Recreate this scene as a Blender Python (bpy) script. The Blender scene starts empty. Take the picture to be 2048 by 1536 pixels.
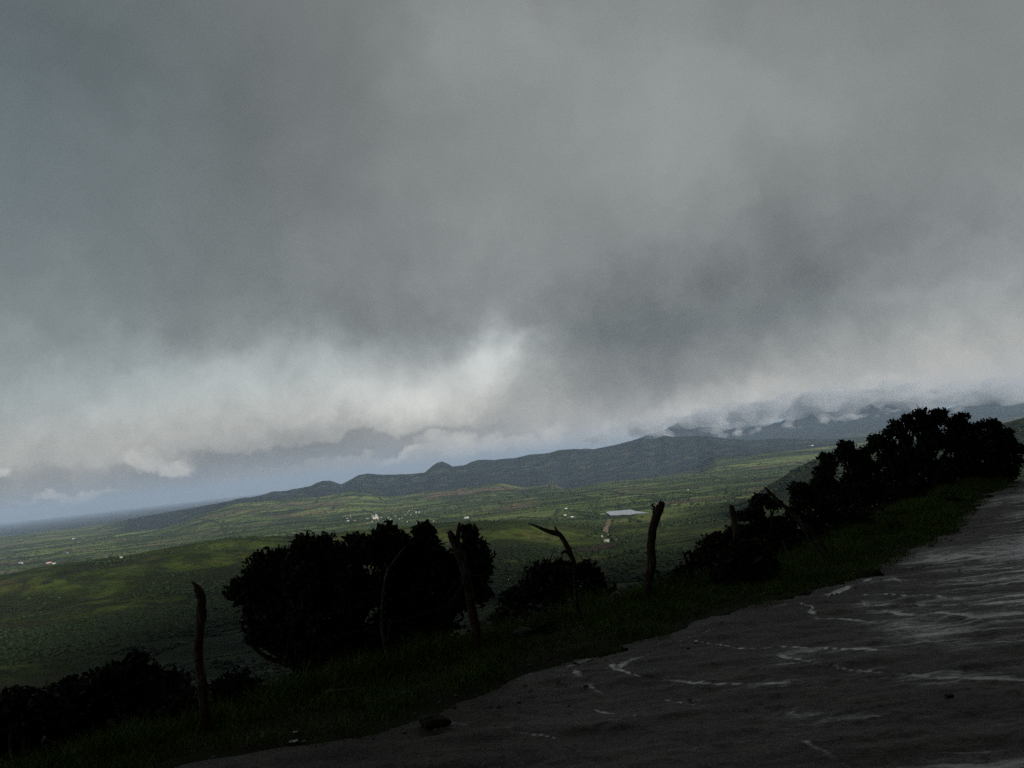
import bpy, math, random
import numpy as np
from mathutils import Vector, Matrix

random.seed(7)
RNG = np.random.default_rng(7)
rad = math.radians
scene = bpy.context.scene
COL = scene.collection

# ------------------------------------------------------------------ camera
CAM_Z = 2.0
PITCH, ROLL, FPX = rad(4.27), rad(6.5), 2100.0      # focal length in pixels of the 2048 px wide photograph
F = np.array([0.0, math.cos(PITCH), math.sin(PITCH)])
R0 = np.array([1.0, 0.0, 0.0])
U0 = np.cross(R0, F)
RT = math.cos(ROLL) * R0 - math.sin(ROLL) * U0
UP = math.cos(ROLL) * U0 + math.sin(ROLL) * R0
CAM = np.array([0.0, 0.0, CAM_Z])
cd = bpy.data.cameras.new('camera')
cam = bpy.data.objects.new('camera', cd)
COL.objects.link(cam)
m = Matrix(((RT[0], UP[0], -F[0], 0), (RT[1], UP[1], -F[1], 0), (RT[2], UP[2], -F[2], CAM_Z), (0, 0, 0, 1)))
cam.matrix_world = m
cd.sensor_width = 36.0
cd.lens = 36.0 * FPX / 2048.0
cd.clip_start = 0.1
cd.clip_end = 400000.0
scene.camera = cam

# ------------------------------------------------------------------ light and exposure
scene.view_settings.view_transform = 'Standard'
scene.view_settings.look = 'None'
scene.view_settings.exposure = 0.0
scene.view_settings.gamma = 1.0
scene.render.engine = 'CYCLES'
scene.cycles.use_denoising = False
scene.cycles.max_bounces = 6
scene.cycles.diffuse_bounces = 2
scene.cycles.glossy_bounces = 2
scene.cycles.transparent_max_bounces = 8
scene.cycles.volume_bounces = 4

SUN_AZ, SUN_EL = rad(158.0), rad(11.5)              # azimuth clockwise from the camera's forward (+Y)
sd = bpy.data.lights.new('sun', 'SUN')
sd.energy = 5.0
sd.angle = rad(10.0)
sd.color = (1.0, 0.97, 0.92)
sun = bpy.data.objects.new('sun', sd)
COL.objects.link(sun)
svec = Vector((math.sin(SUN_AZ) * math.cos(SUN_EL), math.cos(SUN_AZ) * math.cos(SUN_EL), math.sin(SUN_EL)))
sun.rotation_euler = svec.to_track_quat('Z', 'Y').to_euler()


def pix(x, y):
    """unit direction through a pixel of the photograph"""
    x = np.asarray(x, float); y = np.asarray(y, float)
    d = ((x - 1024) / FPX)[..., None] * RT + ((768 - y) / FPX)[..., None] * UP + F
    return d / np.linalg.norm(d, axis=-1, keepdims=True)


def azel(x, y):
    d = pix(x, y)
    return np.arctan2(d[..., 0], d[..., 1]), d[..., 2] / np.hypot(d[..., 0], d[..., 1])   # azimuth, tan(elevation)


# ---- world: Nishita sky behind an almost closed procedural cloud cover, all in world directions
world = bpy.data.worlds.new('World')
scene.world = world
world.use_nodes = True
NT = world.node_tree
NT.nodes.clear()


class G:
    """tiny node-graph helper"""
    def __init__(s, nt): s.nt = nt
    def n(s, t, **k):
        x = s.nt.nodes.new(t)
        for a, b in k.items(): setattr(x, a, b)
        return x
    def put(s, sock, v):
        if isinstance(v, bpy.types.NodeSocket): s.nt.links.new(v, sock)
        elif v is not None: sock.default_value = v
    def m(s, op, a, b=None, c=None, clamp=False):
        x = s.n('ShaderNodeMath', operation=op, use_clamp=clamp)
        for i, v in enumerate((a, b, c)):
            if v is not None: s.put(x.inputs[i], v)
        return x.outputs[0]
    def v(s, op, a, b=None, scale=None):
        x = s.n('ShaderNodeVectorMath', operation=op)
        s.put(x.inputs[0], a)
        if b is not None: s.put(x.inputs[1], b)
        if scale is not None: s.put(x.inputs['Scale'], scale)
        return x.outputs['Value'] if op in ('DOT_PRODUCT', 'LENGTH') else x.outputs['Vector']
    def noise(s, vec, scale, detail=4, rough=0.5, dist=0.0, col=False):
        x = s.n('ShaderNodeTexNoise')
        s.put(x.inputs['Vector'], vec)
        x.inputs['Scale'].default_value = scale
        x.inputs['Detail'].default_value = detail
        x.inputs['Roughness'].default_value = rough
        x.inputs['Distortion'].default_value = dist
        return x.outputs['Color' if col else 'Fac']
    def sm(s, v, lo, hi, a=0.0, b=1.0):
        x = s.n('ShaderNodeMapRange', interpolation_type='SMOOTHSTEP')
        s.put(x.inputs['Value'], v)
        for k, w in (('From Min', lo), ('From Max', hi), ('To Min', a), ('To Max', b)): s.put(x.inputs[k], w)
        return x.outputs['Result']
    def mix(s, f, a, b, mode='MIX'):
        x = s.n('ShaderNodeMix', data_type='RGBA', blend_type=mode)
        s.put(x.inputs[0], f)
        for i, w in ((6, a), (7, b)):
            s.put(x.inputs[i], w if isinstance(w, bpy.types.NodeSocket) else (*w, 1.0) if len(w) == 3 else w)
        return x.outputs[2]
    def ramp(s, f, stops):
        x = s.n('ShaderNodeValToRGB')
        s.put(x.inputs[0], f)
        e = x.color_ramp.elements
        while len(e) < len(stops): e.new(0.5)
        for k, (p, c) in enumerate(stops):
            e[k].position = p; e[k].color = (*c, 1.0) if len(c) == 3 else c
        return x.outputs[0]


g = G(NT)
tc = g.n('ShaderNodeTexCoord')
D = tc.outputs['Generated']
warp = g.v('SCALE', g.v('SUBTRACT', g.noise(D, 5.0, 3, 0.55, col=True), (0.5, 0.5, 0.5)), scale=0.10)
warp2 = g.v('SCALE', g.v('SUBTRACT', g.noise(D, 26.0, 4, 0.6, col=True), (0.5, 0.5, 0.5)), scale=0.05)
DW = g.v('ADD', D, warp)
DF = g.v('ADD', D, warp2)
DW = g.v('ADD', DW, warp2)


def lobe(vec, x, y, sx, sy, rot=0.0):
    """soft elliptical patch of cloud round a world direction"""
    c = pix(x, y)
    a = rad(rot); e = 4.0
    t1 = pix(x + e * math.cos(a), y + e * math.sin(a)) - c
    t2 = pix(x - e * math.sin(a), y + e * math.cos(a)) - c
    l1, l2 = np.linalg.norm(t1), np.linalg.norm(t2)
    t1 = t1 / l1 / (sx * l1 / e); t2 = t2 / l2 / (sy * l2 / e)
    dv = g.v('SUBTRACT', vec, tuple(c))
    p = g.v('DOT_PRODUCT', dv, tuple(t1)); q = g.v('DOT_PRODUCT', dv, tuple(t2))
    r2 = g.m('MULTIPLY_ADD', q, q, g.m('MULTIPLY', p, p))
    return g.m('EXPONENT', g.m('MULTIPLY', r2, -1.0))


BROAD = [  # x, y, sx, sy, rot, change of brightness
    (-60, -60, 620, 560, 0, -.12), (-80, 470, 330, 300, 0, .0), (560, 330, 270, 330, 15, -.035), (1010, 260, 170, 420, 10, .035),
    (1390, 260, 330, 230, 0, .055), (1430, 625, 380, 160, -20, -.115), (1230, 720, 150, 90, -10, -.09), (1800, 480, 260, 60, -22, -.02),
    (1960, 560, 300, 170, -22, .06), (930, 785, 210, 66, -12, .17), (1012, 710, 60, 50, 0, .17), (200, 740, 420, 110, 0, .10),
    (680, 810, 400, 60, -9, .13), (560, 640, 330, 60, -5, -.04), (1560, 800, 450, 50, -7, .11), (2080, 250, 260, 300, 0, -.01),
    (500, 770, 800, 100, -8, .045), (1880, 720, 380, 110, -15, .075), (1250, 820, 260, 40, -8, .05), (450, 925, 500, 40, -7, -.05), (600, 735, 280, 50, -6, .06), (330, 790, 300, 40, -6, .04)]
V = g.m('ADD', 0.52, 0.0)
for (x, y, sx, sy, ro, am) in BROAD:
    V = g.m('MULTIPLY_ADD', lobe(DW, x, y, sx, sy, ro), am, V)
n1 = g.noise(DW, 7.0, 6, 0.52)
V = g.m('MULTIPLY_ADD', g.m('SUBTRACT', n1, 0.5), 0.15, V)
n2 = g.noise(DF, 24.0, 6, 0.6)
sepD = g.n('ShaderNodeSeparateXYZ'); g.put(sepD.inputs[0], D)
lowsky = g.sm(sepD.outputs[2], 0.30, 0.05)
V = g.m('MULTIPLY_ADD', g.m('MULTIPLY', g.m('SUBTRACT', n2, 0.5), lowsky), 0.20, V)
# the clear bluish gap under the cloud deck, near the horizon on the left
gap = g.m('MAXIMUM', lobe(DF, 640, 900, 400, 26, -7), lobe(DF, 130, 985, 560, 62, -6))
gap = g.sm(g.m('MULTIPLY_ADD', g.m('SUBTRACT', n2, 0.5), 0.35, gap), 0.25, 0.75)
V = g.m('MULTIPLY_ADD', gap, -0.14, V)
# heaped low clouds with firmer tops
CUM = [(905, 893, 110, 26, -7), (865, 878, 42, 20, 0), (925, 876, 40, 18, 0), (800, 905, 60, 14, -6), (1105, 862, 42, 26, 0), (1010, 895, 150, 18, -6), (1240, 872, 110, 30, -6), (1400, 842, 130, 34, -7),
       (1560, 812, 130, 30, -7), (1720, 792, 130, 26, -7), (295, 912, 70, 20, 6), (345, 924, 62, 16, 8), (1700, 830, 260, 22, -6), (1960, 800, 200, 30, -5), (1480, 852, 130, 14, -6), (-20, 950, 30, 20, 0), (130, 990, 120, 10, -6)]
cum = None
for c in CUM:
    l = lobe(DF, *c)
    cum = l if cum is None else g.m('MAXIMUM', cum, l)
n3 = g.noise(D, 60.0, 5, 0.6)
cum = g.sm(g.m('MULTIPLY_ADD', g.m('SUBTRACT', n3, 0.5), 0.60, cum), 0.22, 0.95)
V = g.mix(g.m('MULTIPLY', cum, 0.80), V, g.m('MULTIPLY_ADD', g.m('SUBTRACT', n2, 0.5), 0.45, 0.70))
bw = g.n('ShaderNodeRGBToBW'); g.put(bw.inputs[0], V)
V = g.m('MULTIPLY_ADD', g.sm(sepD.outputs[2], 0.14, 0.0), 0.14, bw.outputs[0])
V = g.m('MULTIPLY_ADD', g.sm(sepD.outputs[2], 0.47, 0.78), -0.19, V)            # unseen cloud overhead and behind, darkened to dim the near ground
V = g.m('MULTIPLY_ADD', g.sm(sepD.outputs[1], 0.6, -0.3), -0.17, V)
V = g.m('MAXIMUM', V, 0.05)
L = g.m('POWER', V, 2.2)
blue = g.m('MAXIMUM', lobe(DW, -60, 100, 520, 700), g.m('MULTIPLY', gap, 0.25))
blue = g.m('SUBTRACT', blue, g.m('MULTIPLY', g.sm(sepD.outputs[2], 0.12, 0.0), 0.35))
tint = g.mix(g.m('MULTIPLY', blue, 0.9), (0.955, 1.01, 0.985), (0.80, 1.0, 1.05))
tint = g.mix(g.sm(sepD.outputs[2], 0.12, 0.0), tint, (1.11, 1.0, 0.85))      # low cloud seen through the blue air keeps its cream colour
cloudcol = g.v('SCALE', tint, scale=L)
sky = g.n('ShaderNodeTexSky', sky_type='NISHITA')
sky.sun_disc = False
sky.sun_elevation = SUN_EL
sky.sun_rotation = SUN_AZ
bgs = g.n('ShaderNodeBackground'); g.put(bgs.inputs[0], sky.outputs[0]); bgs.inputs[1].default_value = 0.06
bgc = g.n('ShaderNodeBackground'); g.put(bgc.inputs[0], cloudcol); bgc.inputs[1].default_value = 1.0
ms = g.n('ShaderNodeMixShader'); ms.inputs[0].default_value = 0.96
NT.links.new(bgs.outputs[0], ms.inputs[1]); NT.links.new(bgc.outputs[0], ms.inputs[2])
wo = g.n('ShaderNodeOutputWorld'); NT.links.new(ms.outputs[0], wo.inputs[0])


# ------------------------------------------------------------------ helpers
def tag(o, label=None, cat=None, group=None, kind=None):
    if label: o['label'] = label
    if cat: o['category'] = cat
    if group: o['group'] = group
    if kind: o['kind'] = kind
    return o


def mesh(name, v, f, mat=None, smooth=False, attrs=None):
    v = np.asarray(v, np.float32)
    me = bpy.data.meshes.new(name)
    me.vertices.add(len(v)); me.vertices.foreach_set('co', v.ravel())
    if isinstance(f, np.ndarray): f = [f]
    f = [np.asarray(a, np.int32) for a in f if len(a)]
    loops = np.concatenate([a.ravel() for a in f])
    sizes = np.concatenate([np.full(len(a), a.shape[1], np.int32) for a in f])
    starts = np.concatenate([[0], np.cumsum(sizes)[:-1]]).astype(np.int32)
    me.loops.add(len(loops)); me.loops.foreach_set('vertex_index', loops)
    me.polygons.add(len(sizes)); me.polygons.foreach_set('loop_start', starts); me.polygons.foreach_set('loop_total', sizes)
    me.update(calc_edges=True)
    if smooth: me.polygons.foreach_set('use_smooth', np.ones(len(sizes), bool))
    for k, a in (attrs or {}).items():
        at = me.attributes.new(k, 'FLOAT', 'POINT'); at.data.foreach_set('value', np.asarray(a, np.float32))
    if mat: me.materials.append(mat)
    return me


def obj(name, me, parent=None, loc=None):
    o = bpy.data.objects.new(name, me)
    COL.objects.link(o)
    if parent: o.parent = parent
    if loc is not None: o.location = tuple(map(float, loc))
    return o


def mat(name, build, rough=0.9, spec=0.2):
    mt = bpy.data.materials.new(name); mt.use_nodes = True
    nt = mt.node_tree; b = nt.nodes['Principled BSDF']
    b.inputs['Roughness'].default_value = rough
    b.inputs['Specular IOR Level'].default_value = spec
    gg = G(nt)
    build(gg, b)
    return mt


def bump(gg, b, h, dist=0.02, strength=0.6):
    x = gg.n('ShaderNodeBump'); x.inputs['Distance'].default_value = dist; x.inputs['Strength'].default_value = strength
    gg.put(x.inputs['Height'], h); gg.nt.links.new(x.outputs[0], b.inputs['Normal'])


def _hash(ix, iy, seed):
    h = (ix.astype(np.int64) * 374761393 + iy.astype(np.int64) * 668265263 + seed * 974634777) & 0xffffffff
    h = ((h ^ (h >> 13)) * 1274126177) & 0xffffffff
    return ((h ^ (h >> 16)) & 0xffff) / 65535.0


def vn(x, y, s=0):
    ix, iy = np.floor(x), np.floor(y)
    fx, fy = x - ix, y - iy
    fx = fx * fx * fx * (fx * (fx * 6 - 15) + 10); fy = fy * fy * fy * (fy * (fy * 6 - 15) + 10)
    a = _hash(ix, iy, s); b = _hash(ix + 1, iy, s); c = _hash(ix, iy + 1, s); d = _hash(ix + 1, iy + 1, s)
    return (a * (1 - fx) + b * fx) * (1 - fy) + (c * (1 - fx) + d * fx) * fy - 0.5


def fbm(x, y, scale, oct=4, s=0, gain=0.5):
    r, a = 0.0, 1.0
    c, si = math.cos(0.6), math.sin(0.6)
    x = x / scale; y = y / scale
    for k in range(oct):
        r = r + a * vn(x, y, s + k); a *= gain
        x, y = 2.03 * (c * x - si * y), 2.03 * (si * x + c * y)
    return r          # about -0.8 .. 0.8


def sstep(x, a, b):
    t = np.clip((x - a) / (b - a), 0, 1)
    return t * t * (3 - 2 * t)


# ------------------------------------------------------------------ terrain
def flat_hit(x, y, z=0.0):
    d = pix(x, y)
    return CAM[:2] + d[..., :2] * ((z - CAM_Z) / d[..., 2])[..., None]


DV = np.array([0.574, 0.819]); NV = np.array([-0.819, 0.574])     # along the road, and out towards the valley
P0 = np.array([-0.7, 8.5])


def uv(x, y):
    return NV[0] * (x - P0[0]) + NV[1] * (y - P0[1]), DV[0] * (x - P0[0]) + DV[1] * (y - P0[1])


def edge_fn(pts):
    p = flat_hit(np.array([a for a, b in pts]), np.array([b for a, b in pts]))
    u, v = uv(p[:, 0], p[:, 1])
    i = np.argsort(v)
    return v[i], u[i]


EV, EU = edge_fn([(330, 1536), (600, 1492), (740, 1470), (850, 1432), (1000, 1372), (1080, 1338), (1200, 1308), (1320, 1270), (1400, 1240),
                  (1560, 1195), (1700, 1152), (1780, 1120), (1850, 1085), (1900, 1050), (1935, 1018), (1975, 985), (1995, 977)])
DVV, DU = edge_fn([(150, 1536), (270, 1508), (420, 1462), (540, 1425), (640, 1395), (760, 1352), (950, 1302), (1020, 1276), (1160, 1236), (1290, 1200),
                   (1350, 1188), (1480, 1165), (1640, 1125), (1700, 1095), (1800, 1045), (1880, 1008), (1930, 988)])
u_edge = lambda v: np.interp(v, EV, EU)
u_drop = lambda v: np.interp(v, DVV, DU)

# crest lines read off the photograph: (pixel x, pixel y) at a given range in metres
HILLA = [(-200, 1180), (0, 1152), (60, 1140), (130, 1128), (200, 1118), (300, 1105), (380, 1094), (480, 1084), (600, 1076), (700, 1068), (800, 1058),
         (900, 1048), (1000, 1044), (1060, 1047), (1150, 1056), (1250, 1066)]
HILLD = [(1470, 1030), (1500, 1004), (1530, 980), (1580, 950), (1620, 930), (1660, 912), (1750, 893), (1850, 878), (1960, 860), (2048, 836), (2200, 800)]
FOOT = [(430, 1022), (480, 1008), (600, 996), (650, 990), (700, 984), (780, 994), (900, 978), (1000, 964), (1050, 974), (1100, 966), (1130, 978),
        (1200, 962), (1300, 955), (1400, 938), (1430, 915), (1500, 908), (1600, 900), (1700, 890), (1850, 872), (2100, 845)]
RIDGE = [(300, 1031), (400, 1013), (480, 1001), (540, 991), (600, 982), (622, 976), (634, 967), (645, 962), (660, 961), (672, 965), (682, 969), (700, 962),
         (720, 953), (735, 950), (765, 952), (790, 951), (850, 945), (862, 934), (873, 926), (885, 923), (897, 928), (905, 933), (930, 930), (942, 924),
         (955, 920), (972, 919), (990, 921), (1030, 916), (1060, 909), (1090, 907), (1102, 905), (1118, 900), (1150, 898), (1185, 899), (1220, 892), (1250, 886), (1270, 880),
         (1285, 876), (1303, 879), (1316, 876), (1328, 871), (1345, 874), (1400, 871), (1440, 877), (1500, 880), (1560, 879), (1640, 880), (1740, 872), (1850, 858), (2100, 835)]
FARM = [(1180, 905), (1230, 890), (1260, 883), (1330, 860), (1355, 850), (1375, 847), (1395, 853), (1450, 860), (1500, 853), (1560, 842), (1600, 828), (1625, 821),
        (1650, 826), (1700, 812), (1740, 800), (1800, 797), (1840, 812), (1870, 824), (1900, 816), (1950, 800), (2000, 797), (2048, 803), (2200, 800)]
ZV = -220.0
AZG = np.linspace(rad(-36), rad(36), 1400)


def crest(pts, r, left=None, right=None):
    a, e = azel(np.array([p[0] for p in pts]), np.array([p[1] for p in pts]))
    z = CAM_Z + e * r
    zz = np.interp(AZG, a, z)
    if left is not None: zz = np.where(AZG < a[0], z[0] + (left - z[0]) * sstep((a[0] - AZG), 0, rad(3)), zz)
    if right is not None: zz = np.where(AZG > a[-1], z[-1] + (right - z[-1]) * sstep((AZG - a[-1]), 0, rad(2)), zz)
    return zz


AMID = np.interp(AZG, azel(np.array([0, 2048]), np.array([1100, 1000]))[0], [0, 1])
zA = crest(HILLA, 3000, right=ZV)
zD = crest(HILLD, 3000, left=ZV)
zA = np.maximum(zA, zD)
zF = crest(FOOT, 9500, left=ZV + 10)
zR = crest(RIDGE, 12000, left=ZV + 40)
zM = crest(FARM, 22000, left=ZV)
one = np.ones_like(AZG)
rightside = sstep(AZG, rad(9), rad(14))
KN_R = np.array([200, 600, 1000, 1450, 1900, 2400, 3000, 3500, 4200, 6600, 8000, 9500, 10600, 12000, 13500, 16000, 19500, 22000, 25000, 34000, 60000, 120000.])
KN_Z = np.stack([
    -90 * one, -150 * one - 15 * rightside, -185 * one - 20 * rightside, -207 * one, (ZV + 14) * one, 0.45 * zA + 0.55 * ZV, zA,
    np.maximum(0.25 * zA + 0.75 * ZV, ZV), ZV * one, ZV * one, 0.55 * ZV + 0.45 * zF, zF, 0.42 * zR + 0.58 * zF, zR, 0.55 * zR + 0.45 * ZV,
    0.2 * zR + 0.8 * ZV, 0.5 * zM + 0.5 * ZV, zM, 0.5 * zM + 0.5 * ZV, ZV * one, ZV * one, ZV * one], 0)


def zfar(az, r):
    az = np.clip(az, AZG[0], AZG[-1])
    ai = (az - AZG[0]) / (AZG[1] - AZG[0])
    a0 = np.clip(ai.astype(int), 0, len(AZG) - 2); at = ai - a0
    lr = np.log(np.maximum(r, KN_R[0] + 1e-3)); kl = np.log(KN_R)
    k = np.clip(np.searchsorted(kl, lr) - 1, 0, len(KN_R) - 2)
    def K(j):
        j = np.clip(j, 0, len(KN_R) - 1)
        return KN_Z[j, a0] * (1 - at) + KN_Z[j, a0 + 1] * at
    t = np.clip((lr - kl[k]) / (kl[k + 1] - kl[k]), 0, 1)
    z0, z1, z2, z3 = K(k - 1), K(k), K(k + 1), K(k + 2)
    h = kl[k + 1] - kl[k]
    hp = np.where(k > 0, kl[k] - kl[np.maximum(k - 1, 0)], 1.0); hn = np.where(k < len(KN_R) - 2, kl[np.minimum(k + 2, len(KN_R) - 1)] - kl[k + 1], 1.0)
    s0, s1, s2 = (z1 - z0) / hp, (z2 - z1) / h, (z3 - z2) / hn
    lim = lambda a, b: np.where(a * b > 0, 2 * a * b / np.where(np.abs(a + b) < 1e-9, 1e-9, a + b), 0.0)     # monotone slopes
    m0 = np.where(k > 0, lim(s0, s1), s1) * h; m1 = np.where(k < len(KN_R) - 2, lim(s1, s2), 0.0) * h
    t2, t3 = t * t, t * t * t
    return (2 * t3 - 3 * t2 + 1) * z1 + (t3 - 2 * t2 + t) * m0 + (-2 * t3 + 3 * t2) * z2 + (t3 - t2) * m1


LAKE_C = None


def H(x, y, detail=True):
    x = np.asarray(x, float); y = np.asarray(y, float)
    r = np.hypot(x, y); az = np.arctan2(x, y)
    u, v = uv(x, y)
    ue, ud = u_edge(v), u_drop(v)
    # far land
    zf = zfar(az, r)
    gully = fbm(x, y, 420, 4, 11)
    gully = np.abs(gully) * 2 - 0.35
    roll_ = fbm(x, y, 1500, 3, 5)
    amp = sstep(r, 500, 1400) * (1 - sstep(r, 2900, 3300)) * 16 * (1 - 0.6 * sstep(az, rad(3), rad(9)))
    zf = zf + gully * amp + roll_ * 6 * sstep(r, 900, 3000) * (1 - sstep(r, 3200, 3700)) + fbm(x, y, 700, 3, 8) * 3 * sstep(r, 4500, 6000)
    mt = sstep(r, 8500, 10500) * (1 - sstep(r, 11300, 11950)) + 0.8 * sstep(r, 14000, 18000)
    zf = zf + (np.abs(fbm(x, y, 1300, 5, 21)) - 0.2) * 150 * mt * np.clip((zf - ZV) / 150, 0, 1)
    ap = sstep(r, 6600, 8200) * (1 - sstep(r, 9200, 10000))
    zf = zf + fbm(x, y, 900, 4, 31) * 22 * ap
    # close land
    t = np.maximum(u - ud, 0)
    near = -0.62 * (np.sqrt(t * t + 1.0) - 1.0)
    vd = np.maximum(v - 23.5, 0)
    near = near - np.minimum(0.10 * vd + 0.0016 * vd * vd, 150)
    near = near + fbm(x, y, 3.0, 4, 41) * np.clip(t * 0.25, 0, 1.2) + fbm(x, y, 30, 4, 43) * np.clip(t * 0.12, 0, 7)
    verge = sstep(u, ue - 0.05, ue + 0.35)
    near = near + verge * (0.03 + 0.07 * fbm(x, y, 0.8, 4, 45)) + 0.05 * fbm(x, y, 3.5, 2, 47) * verge
    near = np.maximum(near, -175 + 0.02 * near)
    w = np.maximum(-u - 8.5, 0)
    hill = 820 * (1 - np.exp(-w / 420)) * np.exp(-((v + 150) / 1100) ** 2) * (1 - sstep(w, 1300, 3000))  # unseen hill behind the camera, sized to cast shade on the near land
    hill = hill + fbm(x, y, 25, 4, 51) * np.clip(w * 0.2, 0, 9)
    fw = sstep(np.log(np.maximum(r, 1)), math.log(160), math.log(900))
    return near * (1 - fw) + zf * fw + hill


def axis_fine(a0, a1, da, lo, hi, dc):
    """dense inside [a0, a1], coarse out to [lo, hi]"""
    return np.concatenate([np.arange(lo, a0, dc), np.arange(a0, a1, da), np.arange(a1, hi, dc)])


def polar(azs, rs, closed=False):
    A, Rr = np.meshgrid(azs, rs)
    n, mm = A.shape
    idx = np.arange(n * mm).reshape(n, mm)
    q = np.stack([idx[:-1, :-1], idx[:-1, 1:], idx[1:, 1:], idx[1:, :-1]], -1).reshape(-1, 4)
    if closed:
        q2 = np.stack([idx[:-1, -1], idx[:-1, 0], idx[1:, 0], idx[1:, -1]], -1).reshape(-1, 4)
        q = np.concatenate([q, q2])
    q = q[:, ::-1]
    return (np.sin(A) * Rr).ravel(), (np.cos(A) * Rr).ravel(), Rr.ravel(), A.ravel(), q


# ---- materials of the land
def b_land(gg, b):
    geo = gg.n('ShaderNodeNewGeometry'); P = geo.outputs['Position']
    at = lambda nm: (lambda x: x.outputs['Fac'])(gg.n('ShaderNodeAttribute', attribute_name=nm))
    flatP = gg.v('MULTIPLY', P, (1, 1, 0))
    PW = gg.v('ADD', flatP, gg.v('SCALE', gg.v('SUBTRACT', gg.noise(flatP, 0.004, 2, 0.5, col=True), (0.5, 0.5, 0.5)), scale=120.0))
    vor = gg.n('ShaderNodeTexVoronoi', distance='CHEBYCHEV'); gg.put(vor.inputs['Vector'], PW); vor.inputs['Scale'].default_value = 0.0042
    sep = gg.n('ShaderNodeSeparateColor'); gg.put(sep.inputs[0], vor.outputs['Color'])
    fields = gg.ramp(sep.outputs[0], [(0.0, (.10, .15, .045)), (.22, (.20, .25, .07)), (.42, (.05, .085, .035)), (.6, (.24, .29, .09)), (.74, (.23, .17, .10)), (.85, (.035, .06, .03)), (1.0, (.30, .33, .12))])
    fields = gg.mix(gg.noise(flatP, 0.02, 4, 0.6), fields, (.5, .5, .5), 'OVERLAY')
    fields = gg.mix(1.0, fields, (1.25, 1.25, 1.2), 'MULTIPLY')
    vore = gg.n('ShaderNodeTexVoronoi', distance='CHEBYCHEV', feature='F1'); gg.put(vore.inputs['Vector'], PW); vore.inputs['Scale'].default_value = 0.0042
    past = gg.ramp(gg.noise(flatP, 0.0035, 7, 0.62), [(.30, (.014, .020, .008)), (.46, (.028, .042, .010)), (.54, (.085, .125, .022)), (.62, (.15, .165, .038)), (.72, (.12, .09, .045)), (.8, (.03, .045, .014))])
    past = gg.mix(gg.m('MULTIPLY', gg.sm(gg.noise(flatP, 0.018, 8, 0.72), .46, .60), .8), past, (.022, .030, .012))
    cult = gg.sm(gg.noise(flatP, 0.0007, 3, 0.5), 0.36, 0.46)
    past = gg.mix(gg.m('MULTIPLY', at('scrub_shade'), gg.sm(gg.noise(flatP, 0.009, 6, 0.65), .36, .56)), past, (.014, .020, .008))  # shade of the near slopes mixed into the ground colour as dark scrub
    nearmask = at('pasture')
    cult = gg.m('MULTIPLY', cult, gg.m('SUBTRACT', 1.0, nearmask, clamp=True))
    col = gg.mix(cult, past, fields)
    scrub = gg.sm(gg.noise(flatP, 0.012, 6, 0.65), 0.55, 0.63)
    band = gg.sm(gg.noise(gg.v('MULTIPLY', flatP, (0.35, 1, 0)), 0.0016, 4, 0.6), 0.40, 0.60)
    scrub = gg.m('MULTIPLY', scrub, gg.m('MULTIPLY_ADD', band, 0.9, 0.1, clamp=True))
    wood = gg.sm(gg.noise(gg.v('MULTIPLY', flatP, (0.4, 1.0, 0)), 0.0032, 7, 0.68), 0.535, 0.585)
    wood = gg.m('MULTIPLY', wood, gg.m('SUBTRACT', 1.0, gg.m('MULTIPLY', nearmask, 0.5)))
    scrub = gg.m('MAXIMUM', scrub, wood)
    col = gg.mix(gg.m('MULTIPLY', scrub, 0.78), col, (.020, .034, .016))
    fcol = gg.ramp(gg.noise(flatP, 0.006, 7, 0.7), [(.36, (.014, .026, .034)), (.48, (.028, .046, .054)), (.57, (.050, .070, .064)), (.68, (.15, .12, .085))])  # forest tone raised towards blue, painting some distant haze into it
    col = gg.mix(at('forest'), col, fcol)
    soil = gg.sm(gg.m('MULTIPLY_ADD', gg.noise(gg.v('MULTIPLY', flatP, (1, 0.5, 0)), 0.006, 6, 0.65), 1.0, at('soil')), 0.84, 0.98)
    col = gg.mix(soil, col, (.32, .22, .145))
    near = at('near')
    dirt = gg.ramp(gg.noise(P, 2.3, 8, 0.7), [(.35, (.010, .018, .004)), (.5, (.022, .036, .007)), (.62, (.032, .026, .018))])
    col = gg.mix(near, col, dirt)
    gg.put(b.inputs['Base Color'], col)
    hb = gg.noise(P, 0.05, 6, 0.65)
    hb = gg.m('ADD', gg.m('MULTIPLY', hb, 6.0), gg.m('MULTIPLY', gg.m('MULTIPLY', gg.noise(P, 0.006, 6, 0.62), at('forest')), 130.0))
    bump(gg, b, gg.m('MULTIPLY', hb, gg.m('SUBTRACT', 1.0, near)), 1.0, 1.0)


M_LAND = mat('land', b_land, 0.95, 0.1)


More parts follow.
